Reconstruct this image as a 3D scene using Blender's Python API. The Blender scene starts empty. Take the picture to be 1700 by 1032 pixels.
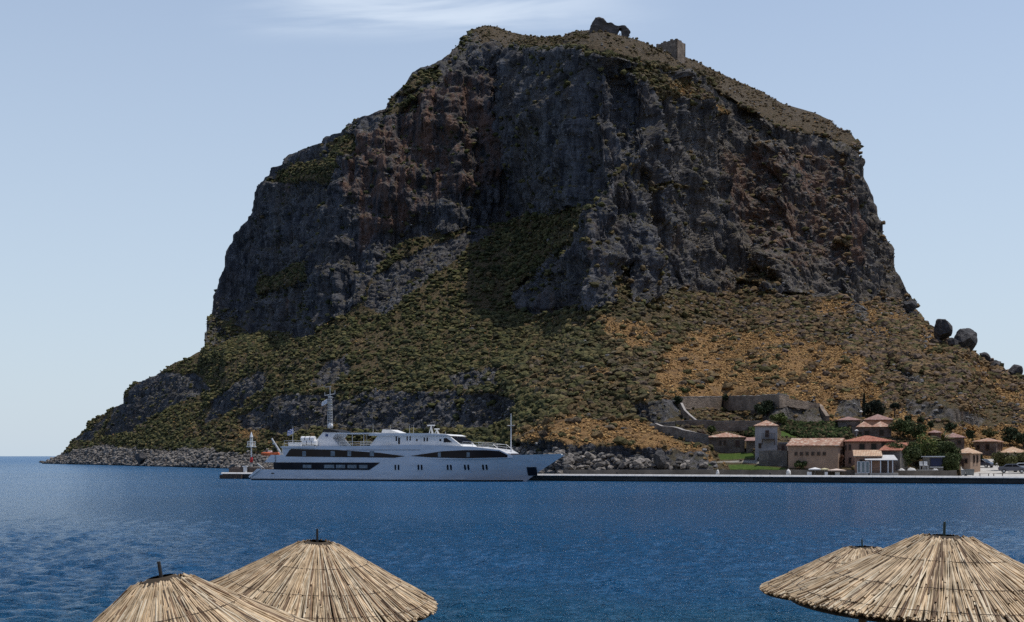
import bpy, math, random
import numpy as np
from mathutils import Vector, Matrix

# ---------------------------------------------------------------- camera, sky, sun, exposure
S = bpy.context.scene
COL = S.collection
F = 2000.0            # focal length in photo pixels (photo is 1700 wide)
HZ = 757.0            # row of the sea horizon
CX = 850.0
CAMZ = 4.0
cam = bpy.data.cameras.new('camera'); cam_o = bpy.data.objects.new('camera', cam); COL.objects.link(cam_o)
cam.sensor_width = 36.0; cam.lens = 36.0 * F / 1700.0
cam.shift_y = (HZ - 516.0) / 1700.0
cam.clip_start = 0.1; cam.clip_end = 90000.0
cam_o.location = (0, 0, CAMZ); cam_o.rotation_euler = (math.radians(90), 0, 0)
S.camera = cam_o

SUN_AZ, SUN_EL = math.radians(80), math.radians(73)     # clockwise from +Y (straight ahead)
sd = Vector((math.sin(SUN_AZ) * math.cos(SUN_EL), math.cos(SUN_AZ) * math.cos(SUN_EL), math.sin(SUN_EL)))
W = bpy.data.worlds.new('World'); S.world = W; W.use_nodes = True
nt = W.node_tree; N = nt.nodes; L = nt.links
bg = N['Background']
sky = N.new('ShaderNodeTexSky'); sky.sky_type = 'NISHITA'; sky.sun_disc = False
sky.sun_elevation = SUN_EL; sky.sun_rotation = SUN_AZ
sky.air_density = 1.0; sky.dust_density = 0.6; sky.ozone_density = 2.2
tc = N.new('ShaderNodeTexCoord'); sep = N.new('ShaderNodeSeparateXYZ'); L.new(tc.outputs['Generated'], sep.inputs[0])
def wm(op, a, b=None, clamp=False, c=None):
    m = N.new('ShaderNodeMath'); m.operation = op; m.use_clamp = clamp
    for i, v in enumerate((a, b, c)):
        if v is None: continue
        if isinstance(v, (int, float)): m.inputs[i].default_value = v
        else: L.new(v, m.inputs[i])
    return m.outputs[0]
ymax = wm('MAXIMUM', sep.outputs[1], 0.05)
az = wm('DIVIDE', sep.outputs[0], ymax); el = wm('DIVIDE', sep.outputs[2], ymax)
comb = N.new('ShaderNodeCombineXYZ'); L.new(wm('MULTIPLY', az, 5.0), comb.inputs[0])
L.new(wm('ADD', wm('MULTIPLY', el, 42.0), wm('MULTIPLY', az, -3.0)), comb.inputs[1])
cn = N.new('ShaderNodeTexNoise'); cn.inputs['Scale'].default_value = 1.0; cn.inputs['Detail'].default_value = 7; cn.inputs['Roughness'].default_value = 0.55
cn.inputs['Distortion'].default_value = 0.6
L.new(comb.outputs[0], cn.inputs['Vector'])
def smooth(v, a, b):
    m = N.new('ShaderNodeMapRange'); m.interpolation_type = 'SMOOTHSTEP'; L.new(v, m.inputs[0])
    m.inputs[1].default_value = a; m.inputs[2].default_value = b; return m.outputs[0]
band = wm('MULTIPLY', smooth(el, 0.338, 0.366), smooth(az, -0.27, -0.14))
band = wm('MULTIPLY', band, wm('SUBTRACT', 1.0, smooth(az, -0.02, 0.17)))
cl = wm('MULTIPLY', wm('MULTIPLY', band, smooth(cn.outputs[0], 0.3, 0.72)), 0.5)
mixc = N.new('ShaderNodeMixRGB'); mixc.inputs[2].default_value = (6.3, 6.9, 7.6, 1)
tint = N.new('ShaderNodeMixRGB'); tint.blend_type = 'MULTIPLY'; tint.inputs[0].default_value = 1; tint.inputs[2].default_value = (1.05, 0.985, 1.0, 1)
L.new(sky.outputs[0], tint.inputs[1])
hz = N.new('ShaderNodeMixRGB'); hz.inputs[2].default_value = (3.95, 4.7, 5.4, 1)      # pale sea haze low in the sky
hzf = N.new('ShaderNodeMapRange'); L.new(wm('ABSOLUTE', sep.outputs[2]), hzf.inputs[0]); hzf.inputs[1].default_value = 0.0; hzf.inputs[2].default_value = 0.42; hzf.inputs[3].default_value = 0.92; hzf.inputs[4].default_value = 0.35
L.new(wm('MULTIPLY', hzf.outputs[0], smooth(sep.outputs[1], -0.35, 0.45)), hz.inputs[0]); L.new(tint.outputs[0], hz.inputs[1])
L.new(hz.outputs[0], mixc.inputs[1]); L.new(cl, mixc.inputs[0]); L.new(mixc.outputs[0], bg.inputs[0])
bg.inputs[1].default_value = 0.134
sl = bpy.data.lights.new('sun', 'SUN'); sl.energy = 3.0; sl.angle = math.radians(0.5); sl.color = (1.0, 0.955, 0.88)
so = bpy.data.objects.new('sun', sl); COL.objects.link(so); so.rotation_euler = (-sd).to_track_quat('-Z', 'Y').to_euler(); so.location = (60, 40, 90)
S.view_settings.view_transform = 'Standard'; S.view_settings.look = 'None'; S.view_settings.gamma = 1.0
S.view_settings.exposure = 0.1; S.view_settings.use_curve_mapping = False
S.render.engine = 'CYCLES'
S.cycles.max_bounces = 5; S.cycles.transparent_max_bounces = 8; S.cycles.use_denoising = False
S.cycles.sample_clamp_indirect = 3.0; S.cycles.sample_clamp_direct = 2.4

random.seed(7); rng = np.random.default_rng(11)

# ---------------------------------------------------------------- helpers: noise, meshes, tags, materials
def _h(ix, iy, iz, s):
    n = (ix.astype(np.uint32) * np.uint32(374761393)) ^ (iy.astype(np.uint32) * np.uint32(668265263)) ^ (iz.astype(np.uint32) * np.uint32(2147483647 - 101)) ^ np.uint32(s * 1013904223 & 0xffffffff)
    n = (n ^ (n >> np.uint32(13))) * np.uint32(1274126177); n = (n ^ (n >> np.uint32(15))) * np.uint32(2246822519); n ^= n >> np.uint32(16)
    return n.astype(np.float32) * np.float32(1 / 4294967295.0)
def vnoise(x, y, z, s=0):
    x = np.asarray(x, np.float32); y = np.asarray(y, np.float32); z = np.asarray(z, np.float32)
    x, y, z = np.broadcast_arrays(x, y, z)
    fx, fy, fz = np.floor(x), np.floor(y), np.floor(z)
    ix, iy, iz = fx.astype(np.int64), fy.astype(np.int64), fz.astype(np.int64)
    u, v, w = x - fx, y - fy, z - fz
    u = u * u * u * (u * (u * 6 - 15) + 10); v = v * v * v * (v * (v * 6 - 15) + 10); w = w * w * w * (w * (w * 6 - 15) + 10)
    r = 0
    for a in (0, 1):
        for b in (0, 1):
            for c in (0, 1):
                r = r + _h(ix + a, iy + b, iz + c, s) * (u if a else 1 - u) * (v if b else 1 - v) * (w if c else 1 - w)
    return r * 2 - 1
def fbm(x, y, z, o=4, s=0, g=0.5, ridged=False):
    r = 0; a = 1.0; t = 0
    for k in range(o):
        n = vnoise(x * 2 ** k + k * 17.3, y * 2 ** k + k * 5.1, z * 2 ** k - k * 9.7, s + k)
        if ridged: n = 1 - 2 * np.abs(n) ** 0.8
        r = r + n * a; t += a; a *= g
    return r / t

def mesh_np(name, V, Fq, mat=None, parent=None, smooth_=False, loc=None):
    """V (n,3); Fq a list of index arrays of equal-length faces, or one (m,k) array"""
    me = bpy.data.meshes.new(name)
    if not isinstance(Fq, list): Fq = [Fq]
    elif isinstance(Fq[0], tuple): Fq = [np.array(Fq)]
    Fq = [np.asarray(f, np.int32) for f in Fq if len(f)]
    V = np.asarray(V, np.float32)
    me.vertices.add(len(V)); me.vertices.foreach_set('co', V.ravel())
    li = np.concatenate([f.ravel() for f in Fq]); ln = np.concatenate([np.full(len(f), f.shape[1], np.int32) for f in Fq])
    me.loops.add(len(li)); me.loops.foreach_set('vertex_index', li)
    me.polygons.add(len(ln)); me.polygons.foreach_set('loop_start', np.concatenate([[0], np.cumsum(ln)[:-1]]).astype(np.int32))
    me.polygons.foreach_set('use_smooth', np.full(len(ln), smooth_))
    me.update(calc_edges=True); me.validate()
    if mat: me.materials.append(mat)
    o = bpy.data.objects.new(name, me); COL.objects.link(o)
    if parent: o.parent = parent
    if loc is not None: o.location = loc
    return o
def attr(o, name, vals):
    a = o.data.attributes.new(name, 'FLOAT', 'POINT'); a.data.foreach_set('value', np.asarray(vals, np.float32).ravel())
def attr_col(o, name, vals):
    a = o.data.attributes.new(name, 'FLOAT_COLOR', 'POINT')
    v = np.ones((len(vals), 4), np.float32); v[:, :3] = vals; a.data.foreach_set('color', v.ravel())
def tag(o, label=None, cat=None, group=None, kind=None):
    if label: o['label'] = label
    if cat: o['category'] = cat
    if group: o['group'] = group
    if kind: o['kind'] = kind
    return o
def empty(name, loc, rz=0):
    o = bpy.data.objects.new(name, None); COL.objects.link(o); o.location = loc; o.rotation_euler = (0, 0, rz); o.empty_display_size = 0.3
    return o

class MB:
    """collects boxes, bars, prisms; build() links them as one mesh"""
    def __init__(s): s.v = []; s.f = []
    def add(s, vs, fs):
        b = len(s.v); s.v += [tuple(p) for p in vs]; s.f += [tuple(i + b for i in f) for f in fs]; return s
    def box(s, a, b):
        (x0, y0, z0), (x1, y1, z1) = a, b
        return s.add([(x0,y0,z0),(x1,y0,z0),(x1,y1,z0),(x0,y1,z0),(x0,y0,z1),(x1,y0,z1),(x1,y1,z1),(x0,y1,z1)],
                     [(0,3,2,1),(4,5,6,7),(0,1,5,4),(1,2,6,5),(2,3,7,6),(3,0,4,7)])
    def tube(s, p, q, r, r2=None, n=8, caps=True):
        p = Vector(p); q = Vector(q); r2 = r if r2 is None else r2
        d = (q - p).normalized(); u = d.orthogonal().normalized(); w = d.cross(u)
        vs = [p + (u * math.cos(2*math.pi*i/n) + w * math.sin(2*math.pi*i/n)) * r for i in range(n)] + \
             [q + (u * math.cos(2*math.pi*i/n) + w * math.sin(2*math.pi*i/n)) * r2 for i in range(n)]
        fs = [(i, (i+1) % n, n + (i+1) % n, n + i) for i in range(n)]
        if caps: fs += [tuple(range(n-1, -1, -1)), tuple(range(n, 2*n))]
        return s.add(vs, fs)
    def prism(s, poly, y0, y1):
        """polygon in x,z extruded along y"""
        n = len(poly)
        vs = [(x, y0, z) for x, z in poly] + [(x, y1, z) for x, z in poly]
        ar = sum(poly[i][0]*poly[(i+1)%n][1] - poly[(i+1)%n][0]*poly[i][1] for i in range(n))
        f0, f1 = tuple(range(n)), tuple(range(2*n-1, n-1, -1))
        side = [((i+1) % n, i, n+i, n+(i+1) % n) for i in range(n)]
        if ar < 0: f0, f1 = f0[::-1], f1[::-1]; side = [t[::-1] for t in side]
        return s.add(vs, [f0, f1] + side)
    def sphere(s, c, r, n=10, m=6, sz=1.0):
        vs = [(c[0], c[1], c[2] - r*sz)]
        for j in range(1, m):
            t = math.pi * j / m
            for i in range(n): vs.append((c[0] + r*math.sin(t)*math.cos(2*math.pi*i/n), c[1] + r*math.sin(t)*math.sin(2*math.pi*i/n), c[2] - r*math.cos(t)*sz))
        vs.append((c[0], c[1], c[2] + r*sz)); fs = []
        for i in range(n):
            fs.append((0, 1 + (i+1) % n, 1 + i)); fs.append((len(vs)-1, 1 + (m-2)*n + i, 1 + (m-2)*n + (i+1) % n))
            for j in range(m-2): a = 1 + j*n; fs.append((a+i, a+(i+1) % n, a+n+(i+1) % n, a+n+i))
        return s.add(vs, fs)
    def xf(s, M): s.v = [tuple(M @ Vector(p)) for p in s.v]; return s
    def build(s, name, mat, parent=None, smooth_=False, bevel=0, loc=None):
        me = bpy.data.meshes.new(name); me.from_pydata(s.v, [], s.f); me.update()
        if smooth_: me.polygons.foreach_set('use_smooth', [True]*len(me.polygons))
        if mat: me.materials.append(mat)
        o = bpy.data.objects.new(name, me); COL.objects.link(o)
        if parent: o.parent = parent
        if loc is not None: o.location = loc
        if bevel:
            b = o.modifiers.new('bevel', 'BEVEL'); b.width = bevel; b.segments = 2; b.limit_method = 'ANGLE'
        return o

class Mat:
    """tiny node builder"""
    def __init__(s, name, rough=0.8):
        s.m = bpy.data.materials.new(name); s.m.use_nodes = True; s.t = s.m.node_tree; s.N = s.t.nodes; s.L = s.t.links
        s.b = s.N['Principled BSDF']; s.b.inputs['Roughness'].default_value = rough
        s.c = s.N.new('ShaderNodeTexCoord')
    def put(s, sock, v):
        if hasattr(v, 'is_output') or isinstance(v, bpy.types.NodeSocket): s.L.new(v, sock)
        elif isinstance(v, tuple): sock.default_value = (*v[:3], 1) if len(sock.default_value) == 4 else v
        else: sock.default_value = v
    def vec(s, scale=(1,1,1), src='Object', rot=(0,0,0), loc=(0,0,0)):
        m = s.N.new('ShaderNodeMapping'); s.L.new(s.c.outputs[src], m.inputs[0]); m.inputs['Scale'].default_value = scale
        m.inputs['Rotation'].default_value = rot; m.inputs['Location'].default_value = loc; return m.outputs[0]
    def noise(s, scale=1.0, detail=4, rough=0.55, v=None, dist=0, col=False):
        n = s.N.new('ShaderNodeTexNoise'); n.inputs['Scale'].default_value = scale; n.inputs['Detail'].default_value = detail
        n.inputs['Roughness'].default_value = rough; n.inputs['Distortion'].default_value = dist
        s.L.new(v if v is not None else s.c.outputs['Object'], n.inputs['Vector']); return n.outputs[1 if col else 0]
    def voro(s, scale=1.0, v=None, out='Distance', feat='F1', rnd=1.0):
        n = s.N.new('ShaderNodeTexVoronoi'); n.feature = feat; n.inputs['Scale'].default_value = scale; n.inputs['Randomness'].default_value = rnd
        s.L.new(v if v is not None else s.c.outputs['Object'], n.inputs['Vector']); return n.outputs[out]
    def rng(s, v, a, b, c=0.0, d=1.0, sm=True):
        n = s.N.new('ShaderNodeMapRange'); n.interpolation_type = 'SMOOTHSTEP' if sm else 'LINEAR'; s.put(n.inputs[0], v)
        for i, q in enumerate((a, b, c, d)): n.inputs[1+i].default_value = q
        return n.outputs[0]
    def math(s, op, a, b=0.0, clamp=False):
        n = s.N.new('ShaderNodeMath'); n.operation = op; n.use_clamp = clamp; s.put(n.inputs[0], a); s.put(n.inputs[1], b); return n.outputs[0]
    def mix(s, f, a, b, mode='MIX'):
        n = s.N.new('ShaderNodeMixRGB'); n.blend_type = mode; s.put(n.inputs[0], f); s.put(n.inputs[1], a); s.put(n.inputs[2], b); return n.outputs[0]
    def at(s, name, out='Fac'):
        n = s.N.new('ShaderNodeAttribute'); n.attribute_name = name; return n.outputs[out]
    def sepv(s, v):
        n = s.N.new('ShaderNodeSeparateXYZ'); s.L.new(v, n.inputs[0]); return n.outputs
    def bump(s, h, dist=0.1, st=1.0, prev=None):
        n = s.N.new('ShaderNodeBump'); n.inputs['Distance'].default_value = dist; s.put(n.inputs['Strength'], st); s.L.new(h, n.inputs['Height'])
        if prev is not None: s.L.new(prev, n.inputs['Normal'])
        s.L.new(n.outputs[0], s.b.inputs['Normal']); return n.outputs[0]
    def color(s, v): s.put(s.b.inputs['Base Color'], v); return s
def simple(name, col, rough=0.6, metal=0.0, var=0.12, scale=2.0, spec=None, bump=0.0):
    k = Mat(name, rough); n = k.noise(scale, 5)
    lo = tuple(c * (1 - var) for c in col); hi = tuple(min(1, c * (1 + var)) for c in col)
    k.color(k.mix(k.rng(n, 0.3, 0.7), lo, hi)); k.b.inputs['Metallic'].default_value = metal
    if spec is not None: k.b.inputs['Specular IOR Level'].default_value = spec
    if bump: k.bump(k.noise(scale * 6, 4), bump)
    return k.m

def px(x, y, D):
    """point seen at photo pixel (x, y) at distance D ahead"""
    return Vector(((x - CX) / F * D, D, CAMZ + (HZ - y) / F * D))
def pierD(X): return 196.7 - 0.339 * X                       # the quay's sea face
def pierDx(x): return 196.7 / (1 + 0.339 * (x - CX) / F)
# ---------------------------------------------------------------- terrain: the rock, its slopes and the shore
sky_pts = [(70,768.3),(82,763),(92,759),(107,750),(119,731),(143,714),(147,700),(163,691),(176,687),(180,681),(204,669),(207,655),(219,638),(236,631),(266,618),(289,603),(310,596),(333,582),(337,560),(341,540),
 (346,520),(358,490),(366,458),(371,438),(374,405),(385,384),(397,365),(410,345),(417,322),(430,300),(450,286),(470,272),(478,258),(505,243),(535,226),(560,212),(575,203),(592,201),(615,192),(640,180),
 (650,158),(672,138),(684,118),(710,106),(745,90),(765,68),(790,47),(805,42),(825,44),(850,54),(900,62),(935,60),(950,52),(985,49),(1020,56),(1045,62),(1060,66),(1095,82),(1140,95),(1190,118),(1260,150),(1300,172),
 (1350,186),(1378,198),(1390,211),(1414,220),(1424,235),(1432,252),(1438,272),(1441,296),(1454,328),(1461,350),(1474,390),(1487,412),(1490,446),(1503,479),(1516,489),(1524,508),(1531,530),(1545,546),(1575,566),(1612,586),
 (1643,601),(1662,612),(1700,630),(1800,678),(2000,715),(2400,738),(2700,750)]
D0_pts = [(70,640),(150,560),(250,470),(370,392),(500,335),(700,283),(830,246),(900,214),(935,199.5),(950,198)]
skx, sky_y = np.array(sky_pts, float).T
d0x, d0y = np.array(D0_pts, float).T
xs = [70.0]
while xs[-1] < 2700:
    x = xs[-1]
    if x < 1720:
        s1 = abs(np.interp(x + 1.2, skx, sky_y) - np.interp(x, skx, sky_y)) / 1.2
        xs.append(x + 1.35 / (1 + 0.22 * s1))
    else: xs.append(x + 1.35 + (x - 1720) * 0.02)
xs = np.array(xs); M_ = len(xs)
R_ = 620
ysk = np.interp(xs, skx, sky_y)
qd = pierDx(xs) + 3.0
Dsh = np.where(xs > 945, qd, np.interp(xs, d0x, d0y))
zsh = np.where(xs > 945, 0.85, np.interp(xs, [900, 945], [0.0, 0.85]))
ysh = HZ + (CAMZ - zsh) * F / Dsh
ysk = np.minimum(ysk, ysh - 0.5)
t = np.linspace(0, 1, R_)[:, None]
Y = ysh[None] + (ysk - ysh)[None] * t
X = np.broadcast_to(xs[None], Y.shape).copy()

def sdist(poly, x, y):
    """signed distance in photo px (negative inside), only near the polygon"""
    P = np.array(poly, float); x0, y0 = P.min(0) - 45; x1, y1 = P.max(0) + 45
    out = np.full(x.shape, 45.0, np.float32)
    m = (x > x0) & (x < x1) & (y > y0) & (y < y1)
    a, b = x[m], y[m]; d = np.full(a.shape, 1e9); ins = np.zeros(a.shape, bool)
    for i in range(len(P)):
        (ax, ay), (bx, by) = P[i], P[(i + 1) % len(P)]
        ex, ey = bx - ax, by - ay; L2 = ex * ex + ey * ey + 1e-9
        q = np.clip(((a - ax) * ex + (b - ay) * ey) / L2, 0, 1)
        d = np.minimum(d, (a - ax - q * ex) ** 2 + (b - ay - q * ey) ** 2)
        if ay != by:
            c = ((ay > b) != (by > b)) & (a < ex * (b - ay) / (by - ay) + ax); ins ^= c
    d = np.sqrt(d); out[m] = np.where(ins, -d, d); return out
def sst(v, a, b):
    q = np.clip((v - a) / (b - a), 0, 1); return q * q * (3 - 2 * q)
wx = X + 9 * fbm(X / 34, Y / 34, 0 * X, 4, 3) + 3 * fbm(X / 7, Y / 7, 0 * X, 2, 33)
wy = Y + 8 * fbm(X / 34, Y / 34, 0 * X + 9, 4, 5) + 2.5 * fbm(X / 7, Y / 7, 0 * X, 2, 35)
def zone(polys, soft=4.0, warp=True):
    r = np.zeros(X.shape, np.float32)
    for p in polys:
        r = np.maximum(r, 1 - sst(sdist(p, wx if warp else X, wy if warp else Y), -soft, soft))
    return r
main = [(300,584),(325,530),(340,490),(350,440),(355,400),(376,355),(400,290),(440,262),(470,245),(540,210),(590,185),(630,170),(655,140),(683,105),(745,75),(785,55),(800,78),(850,92),(960,86),(1010,90),(1100,108),(1170,132),(1230,178),(1300,210),(1350,222),(1415,238),
 (1450,250),(1475,340),(1510,410),(1530,480),(1552,545),(1520,528),(1470,508),(1400,492),(1300,482),(1200,492),(1110,478),(1090,495),(1000,512),(900,522),(862,512),(850,488),(905,430),(960,378),(985,342),(940,350),(880,362),(780,378),(680,398),(625,440),(600,500),(560,530),(490,562),(475,548),(400,553),(370,568)]
holes = [[(458,282),(500,268),(553,262),(548,290),(530,302),(455,300)], [(540,232),(590,222),(588,250),(545,262)],
 [(425,470),(462,452),(522,428),(520,448),(470,474),(430,490)], [(360,530),(385,530),(405,545),(370,545)],
 [(1030,108),(1080,112),(1150,140),(1213,186),(1190,190),(1120,160),(1060,130)], [(690,120),(730,104),(722,122),(660,160),(655,172),(650,165)],
 [(1080,300),(1110,300),(1105,312),(1080,312)], [(1220,470),(1260,440),(1300,478)], [(1380,395),(1412,385),(1405,402)], [(640,185),(700,150),(690,168),(640,196)],
 [(1010,470),(1040,440),(1050,500),(1020,508)]]
outs = [[(560,668),(600,650),(700,648),(830,655),(862,672),(850,700),(760,712),(640,716),(560,712)], [(176,722),(185,688),(215,650),(240,622),(330,620),(350,645),(300,668),(250,690),(210,720)],
 [(345,665),(430,612),(445,640),(400,676),(340,700)], [(515,640),(530,606),(575,586),(582,616),(545,640)], [(395,690),(470,655),(560,650),(560,700),(470,720),(400,712)],
 [(604,505),(620,455),(700,415),(800,372),(826,382),(760,425),(700,470),(640,522)],
 [(850,738),(900,730),(985,738),(990,760),(930,785),(850,790)], [(1050,672),(1118,662),(1128,692),(1085,702),(1045,694)], [(1245,668),(1350,664),(1372,700),(1290,704),(1250,690)],
 [(1384,662),(1430,662),(1436,696),(1384,694)], [(1420,500),(1436,500),(1446,530),(1436,540),(1424,528)], [(120,733),(150,712),(175,690),(176,700),(150,735)], [(740,620),(820,612),(830,640),(760,645)],
 [(1100,745),(1180,752),(1180,780),(1100,784)], [(960,745),(1105,740),(1105,785),(960,785)], [(1500,665),(1560,668),(1640,690),(1630,710),(1560,695),(1500,690)], [(1470,600),(1540,630),(1530,645),(1465,615)], [(1262,746),(1308,746),(1308,772),(1262,770)]]
cM = zone([main]) * (1 - zone(holes, 3.0)) 
cO = zone(outs, 3.5)
shoreR = (1 - sst((ysh[None] - Y), 10, 26)) * (1 - sst(X, 1120, 1200))          # pale wave-washed rocks
shoreR = np.maximum(shoreR, zone([[(80,775),(95,757),(170,742),(300,748),(480,752),(700,740),(860,748),(980,752),(1180,770),(1180,800),(80,800)]], 4.0))
ledge = fbm(X / 26, Y / 90, 0 * X, 3, 41)
# steepness k : dD = D / (F k) per photo row
k = np.full(X.shape, 0.185, np.float32)
k += 0.19 * sst(-X, -960, -520)
ramp = zone([[(560,530),(600,440),(700,385),(980,335),(1000,350),(900,440),(850,500),(760,530)]], 16, False)
k += 0.32 * ramp
k = k + (0.215 - k) * sst(Y, 690, 715) * sst(X, 850, 1000)
k = k * (1 - cO) + (0.85) * cO
kc = 2.6 - 1.7 * sst(X, 1100, 1250) + 0.3 * sst(X, 1430, 1500)
kc = kc * (1 + 0.5 * ledge)
k = k * (1 - cM) + kc * cM
sdp = sdist([(780,20),(780,75),(810,85),(850,90),(960,84),(1010,86),(1100,104),(1170,128),(1230,174),(1300,208),(1350,220),(1410,236),(1430,225),(1430,20)], wx, wy); plateau = 1 - sst(sdp, -3, 4)
k = np.where(plateau > 0.5, 0.10 + 0.03 * sst(X, 1000, 1300), k)
# quay level and the step behind the low wall on it
wall_y0 = np.interp(X, [890, 1190, 1600], [787.5, 789, 790.5]); wall_y1 = np.interp(X, [890, 1190, 1600], [780.5, 779, 779.5])
onq = sst(X, 925, 950)
step = onq * (1 - sst(X, 1588, 1598))
flat = sst(Y, wall_y0 - 1.0, wall_y0) * onq
k = k * (1 - flat) + 0.018 * flat
stp = (1 - sst(Y, wall_y0 - 1.5, wall_y0)) * sst(Y, wall_y1 - 1.5, wall_y1) * step
k = k * (1 - stp) + 2.5 * stp
road = sst(X, 1590, 1610) * sst(Y, 766, 772); k = k * (1 - road) + 0.05 * road
k += 0.10 * np.exp(-((X - 1000) / 60) ** 2) * sst(Y, 700, 640)
k = np.maximum(k, 0.014)
dY = np.vstack([np.zeros((1, M_)), Y[:-1] - Y[1:]])
logD = np.log(Dsh)[None] + np.cumsum(dY / (F * k), axis=0)
# keep neighbouring columns together
def hblur(A, r):
    pad = np.pad(A, ((0, 0), (r, r)), 'edge'); c = np.cumsum(np.pad(pad, ((0, 0), (1, 0))), axis=1); return (c[:, 2*r+1:] - c[:, :-2*r-1]) / (2*r+1)
sm = hblur(hblur(logD, 10), 10); sm2 = hblur(hblur(logD, 34), 34)
w1 = sst(ysh[None] - Y, 12, 60) * (1 - sst(X, 1700, 1720)); w2 = sst(cM, 0.2, 0.8) * 0.75
logD = logD * (1 - w1) + sm * w1
logD = logD * (1 - w2) + sm2 * w2
sm3 = hblur(hblur(logD, 45), 45); w3 = sst(Y, 668, 640) * sst(X, 260, 330) * (1 - w2) * (1 - sst(X, 1560, 1640)); w3 = np.where(X < 430, w3 * sst(Y, 560, 600), w3); logD = logD * (1 - w3) + sm3 * w3
# the flanks curve away from the viewer
logD += 0.16 * sst(X, 1330, 1540) ** 2 * sst(Y, 600, 470) + 0.10 * sst(X, 620, 340) ** 1.5 * sst(Y, 600, 500)
xb = np.interp(Y, [150,200,265,430,560,600], [640,600,552,522,478,470]); logD += 0.055 * sst(xb - X + 4 * fbm(X/20, Y/20, 0*X, 3, 601), 0, 13) * (1 - sst(Y, 548, 600)) * sst(X, 335, 440)
xb2 = np.interp(Y, [80,130,200,310,345,380,440,495,520], [1000,1050,1060,1003,985,962,905,853,862])
pr = sst(X - xb2 + 10 * fbm(X/25, Y/25, 0*X, 3, 602), -4 - 30 * sst(Y, 300, 200), 16 + 40 * sst(Y, 300, 200)); up = 1 - sst(Y, 505, 560)
logD += -0.036 * pr * (1 - sst(X, 1040, 1240)) * up + 0.0 * (1 - pr) * sst(X, 660, 900) * (1 - sst(Y, 345, 420))
gul = np.exp(-((X - np.interp(Y, [280, 480], [1068, 1118])) / 11) ** 2) * sst(Y, 250, 300) * up * (1 - sst(Y, 470, 500)); logD += 0.022 * gul
Dg = np.exp(logD)
def groundD(x, y):
    """distance of the ground seen at photo pixel (x, y)"""
    j = int(np.clip(np.searchsorted(xs, x), 1, M_ - 1)); yy = Y[::-1, j]; return float(np.interp(y, yy, Dg[::-1, j]))
PX = (X - CX) / F * Dg; PY = Dg.copy(); PZ = CAMZ + (HZ - Y) / F * Dg
def gz(x, y): return px(x, y, groundD(x, y))
def normals(ax, ay, az):
    du = [np.gradient(q, axis=1) for q in (ax, ay, az)]; dv = [np.gradient(q, axis=0) for q in (ax, ay, az)]
    nx = du[1]*dv[2] - du[2]*dv[1]; ny = du[2]*dv[0] - du[0]*dv[2]; nz = du[0]*dv[1] - du[1]*dv[0]
    l = np.sqrt(nx*nx + ny*ny + nz*nz) + 1e-9; return nx/l, ny/l, nz/l
nx, ny, nz = normals(PX, PY, PZ)
sg = np.where(ny > 0, -1.0, 1.0); nx *= sg; ny *= sg; nz *= sg
for _ in range(2): nx, ny, nz = hblur(nx, 6), hblur(ny, 6), hblur(nz, 6)
crag = plateau * sst(fbm(X / 30, Y / 9, 0 * X, 4, 95), 0.12, 0.3) * 0.9
rock = np.clip(np.maximum(np.maximum(cM, cO), crag), 0, 1)
right = sst(PX, 20, 60)
# vertical flutes and buttresses on the cliffs, broken faces, small crags
u = PX + 0.35 * PZ * right                       # strata on the right lean
big = fbm(u / 44, PY / 80, PZ / 125, 3, 51, ridged=True)
mid = fbm(u / 14.5, PY / 26, PZ / 46, 3, 52, ridged=True)
fin = -fbm(u / 4.4, PY / 5.2, PZ / 7.4, 4, 53, 0.6, ridged=True)
blk = -fbm(u / 12.0, PY / 12, PZ / 16.0, 4, 57, 0.6, ridged=True)
blk0 = fbm(u / 6.0, PY / 8, PZ / 5.0, 3, 57)
flu = -fbm(u / 7.8, PY / 12, PZ / 46, 3, 58, ridged=True)
disp = cM * (6.4 * big + 4.2 * mid + 3.4 * flu + 1.7 * fin + 2.5 * blk - 1.5)
strat = np.abs(((PZ + 0.25 * PX + 4 * blk0) / 11.0) % 1.0 - 0.5) * 2
disp += cM * (1 - right * 0.3) * 1.3 * (sst(strat, 0.3, 0.8) - 0.5)
disp += cO * (1 - cM) * (-2.0 * fbm(PX / 8, PY / 8, PZ / 9, 3, 61, ridged=True) - 1.3 * fbm(PX / 2.6, PY / 2.6, PZ / 3, 4, 62, 0.6, ridged=True))
slope = (1 - rock)
disp = np.maximum(disp, -0.6 - 11 * sst(sdp, 0, 40))
disp = disp + 11 * cM * np.exp(-((X - 880) / 110) ** 2) * np.exp(-((Y - 190) / 150) ** 2)
disp += slope * (1 - flat) * (1.6 * fbm(PX / 26, PY / 26, PZ / 26, 3, 71) + 0.45 * fbm(PX / 4, PY / 4, PZ / 4, 3, 72))
disp += shoreR * (1 - flat) * (0.9 * fbm(PX / 3.2, PY / 3.2, PZ / 2, 4, 81, 0.6, ridged=True) + 0.5 * fbm(PX / 9, PY / 9, PZ / 5, 2, 83))
vil = sst(X, 1080, 1120) * sst(Y, 640, 680)
disp *= (1 - 0.78 * vil)
disp *= sst(ysh[None] - Y, -0.5, 3.0) * (1 - flat * 0.98) * (1 - stp)
disp *= np.clip((ysh - ysk)[None] / 40, 0.15, 1)
edge = sst(Y - ysk[None], 0, 26)                # silhouette keeps to the traced outline
disp *= (0.42 + 0.58 * edge)
disp *= 1 - sst(X, 1530, 1550) * (1 - sst(Y - ysk[None], 4, 30))
QX, QY, QZ = PX + nx * disp, PY + ny * disp, PZ + nz * disp * 0.6
QZ = np.where(PZ > 1.2, np.maximum(QZ, 0.3), QZ)
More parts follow.
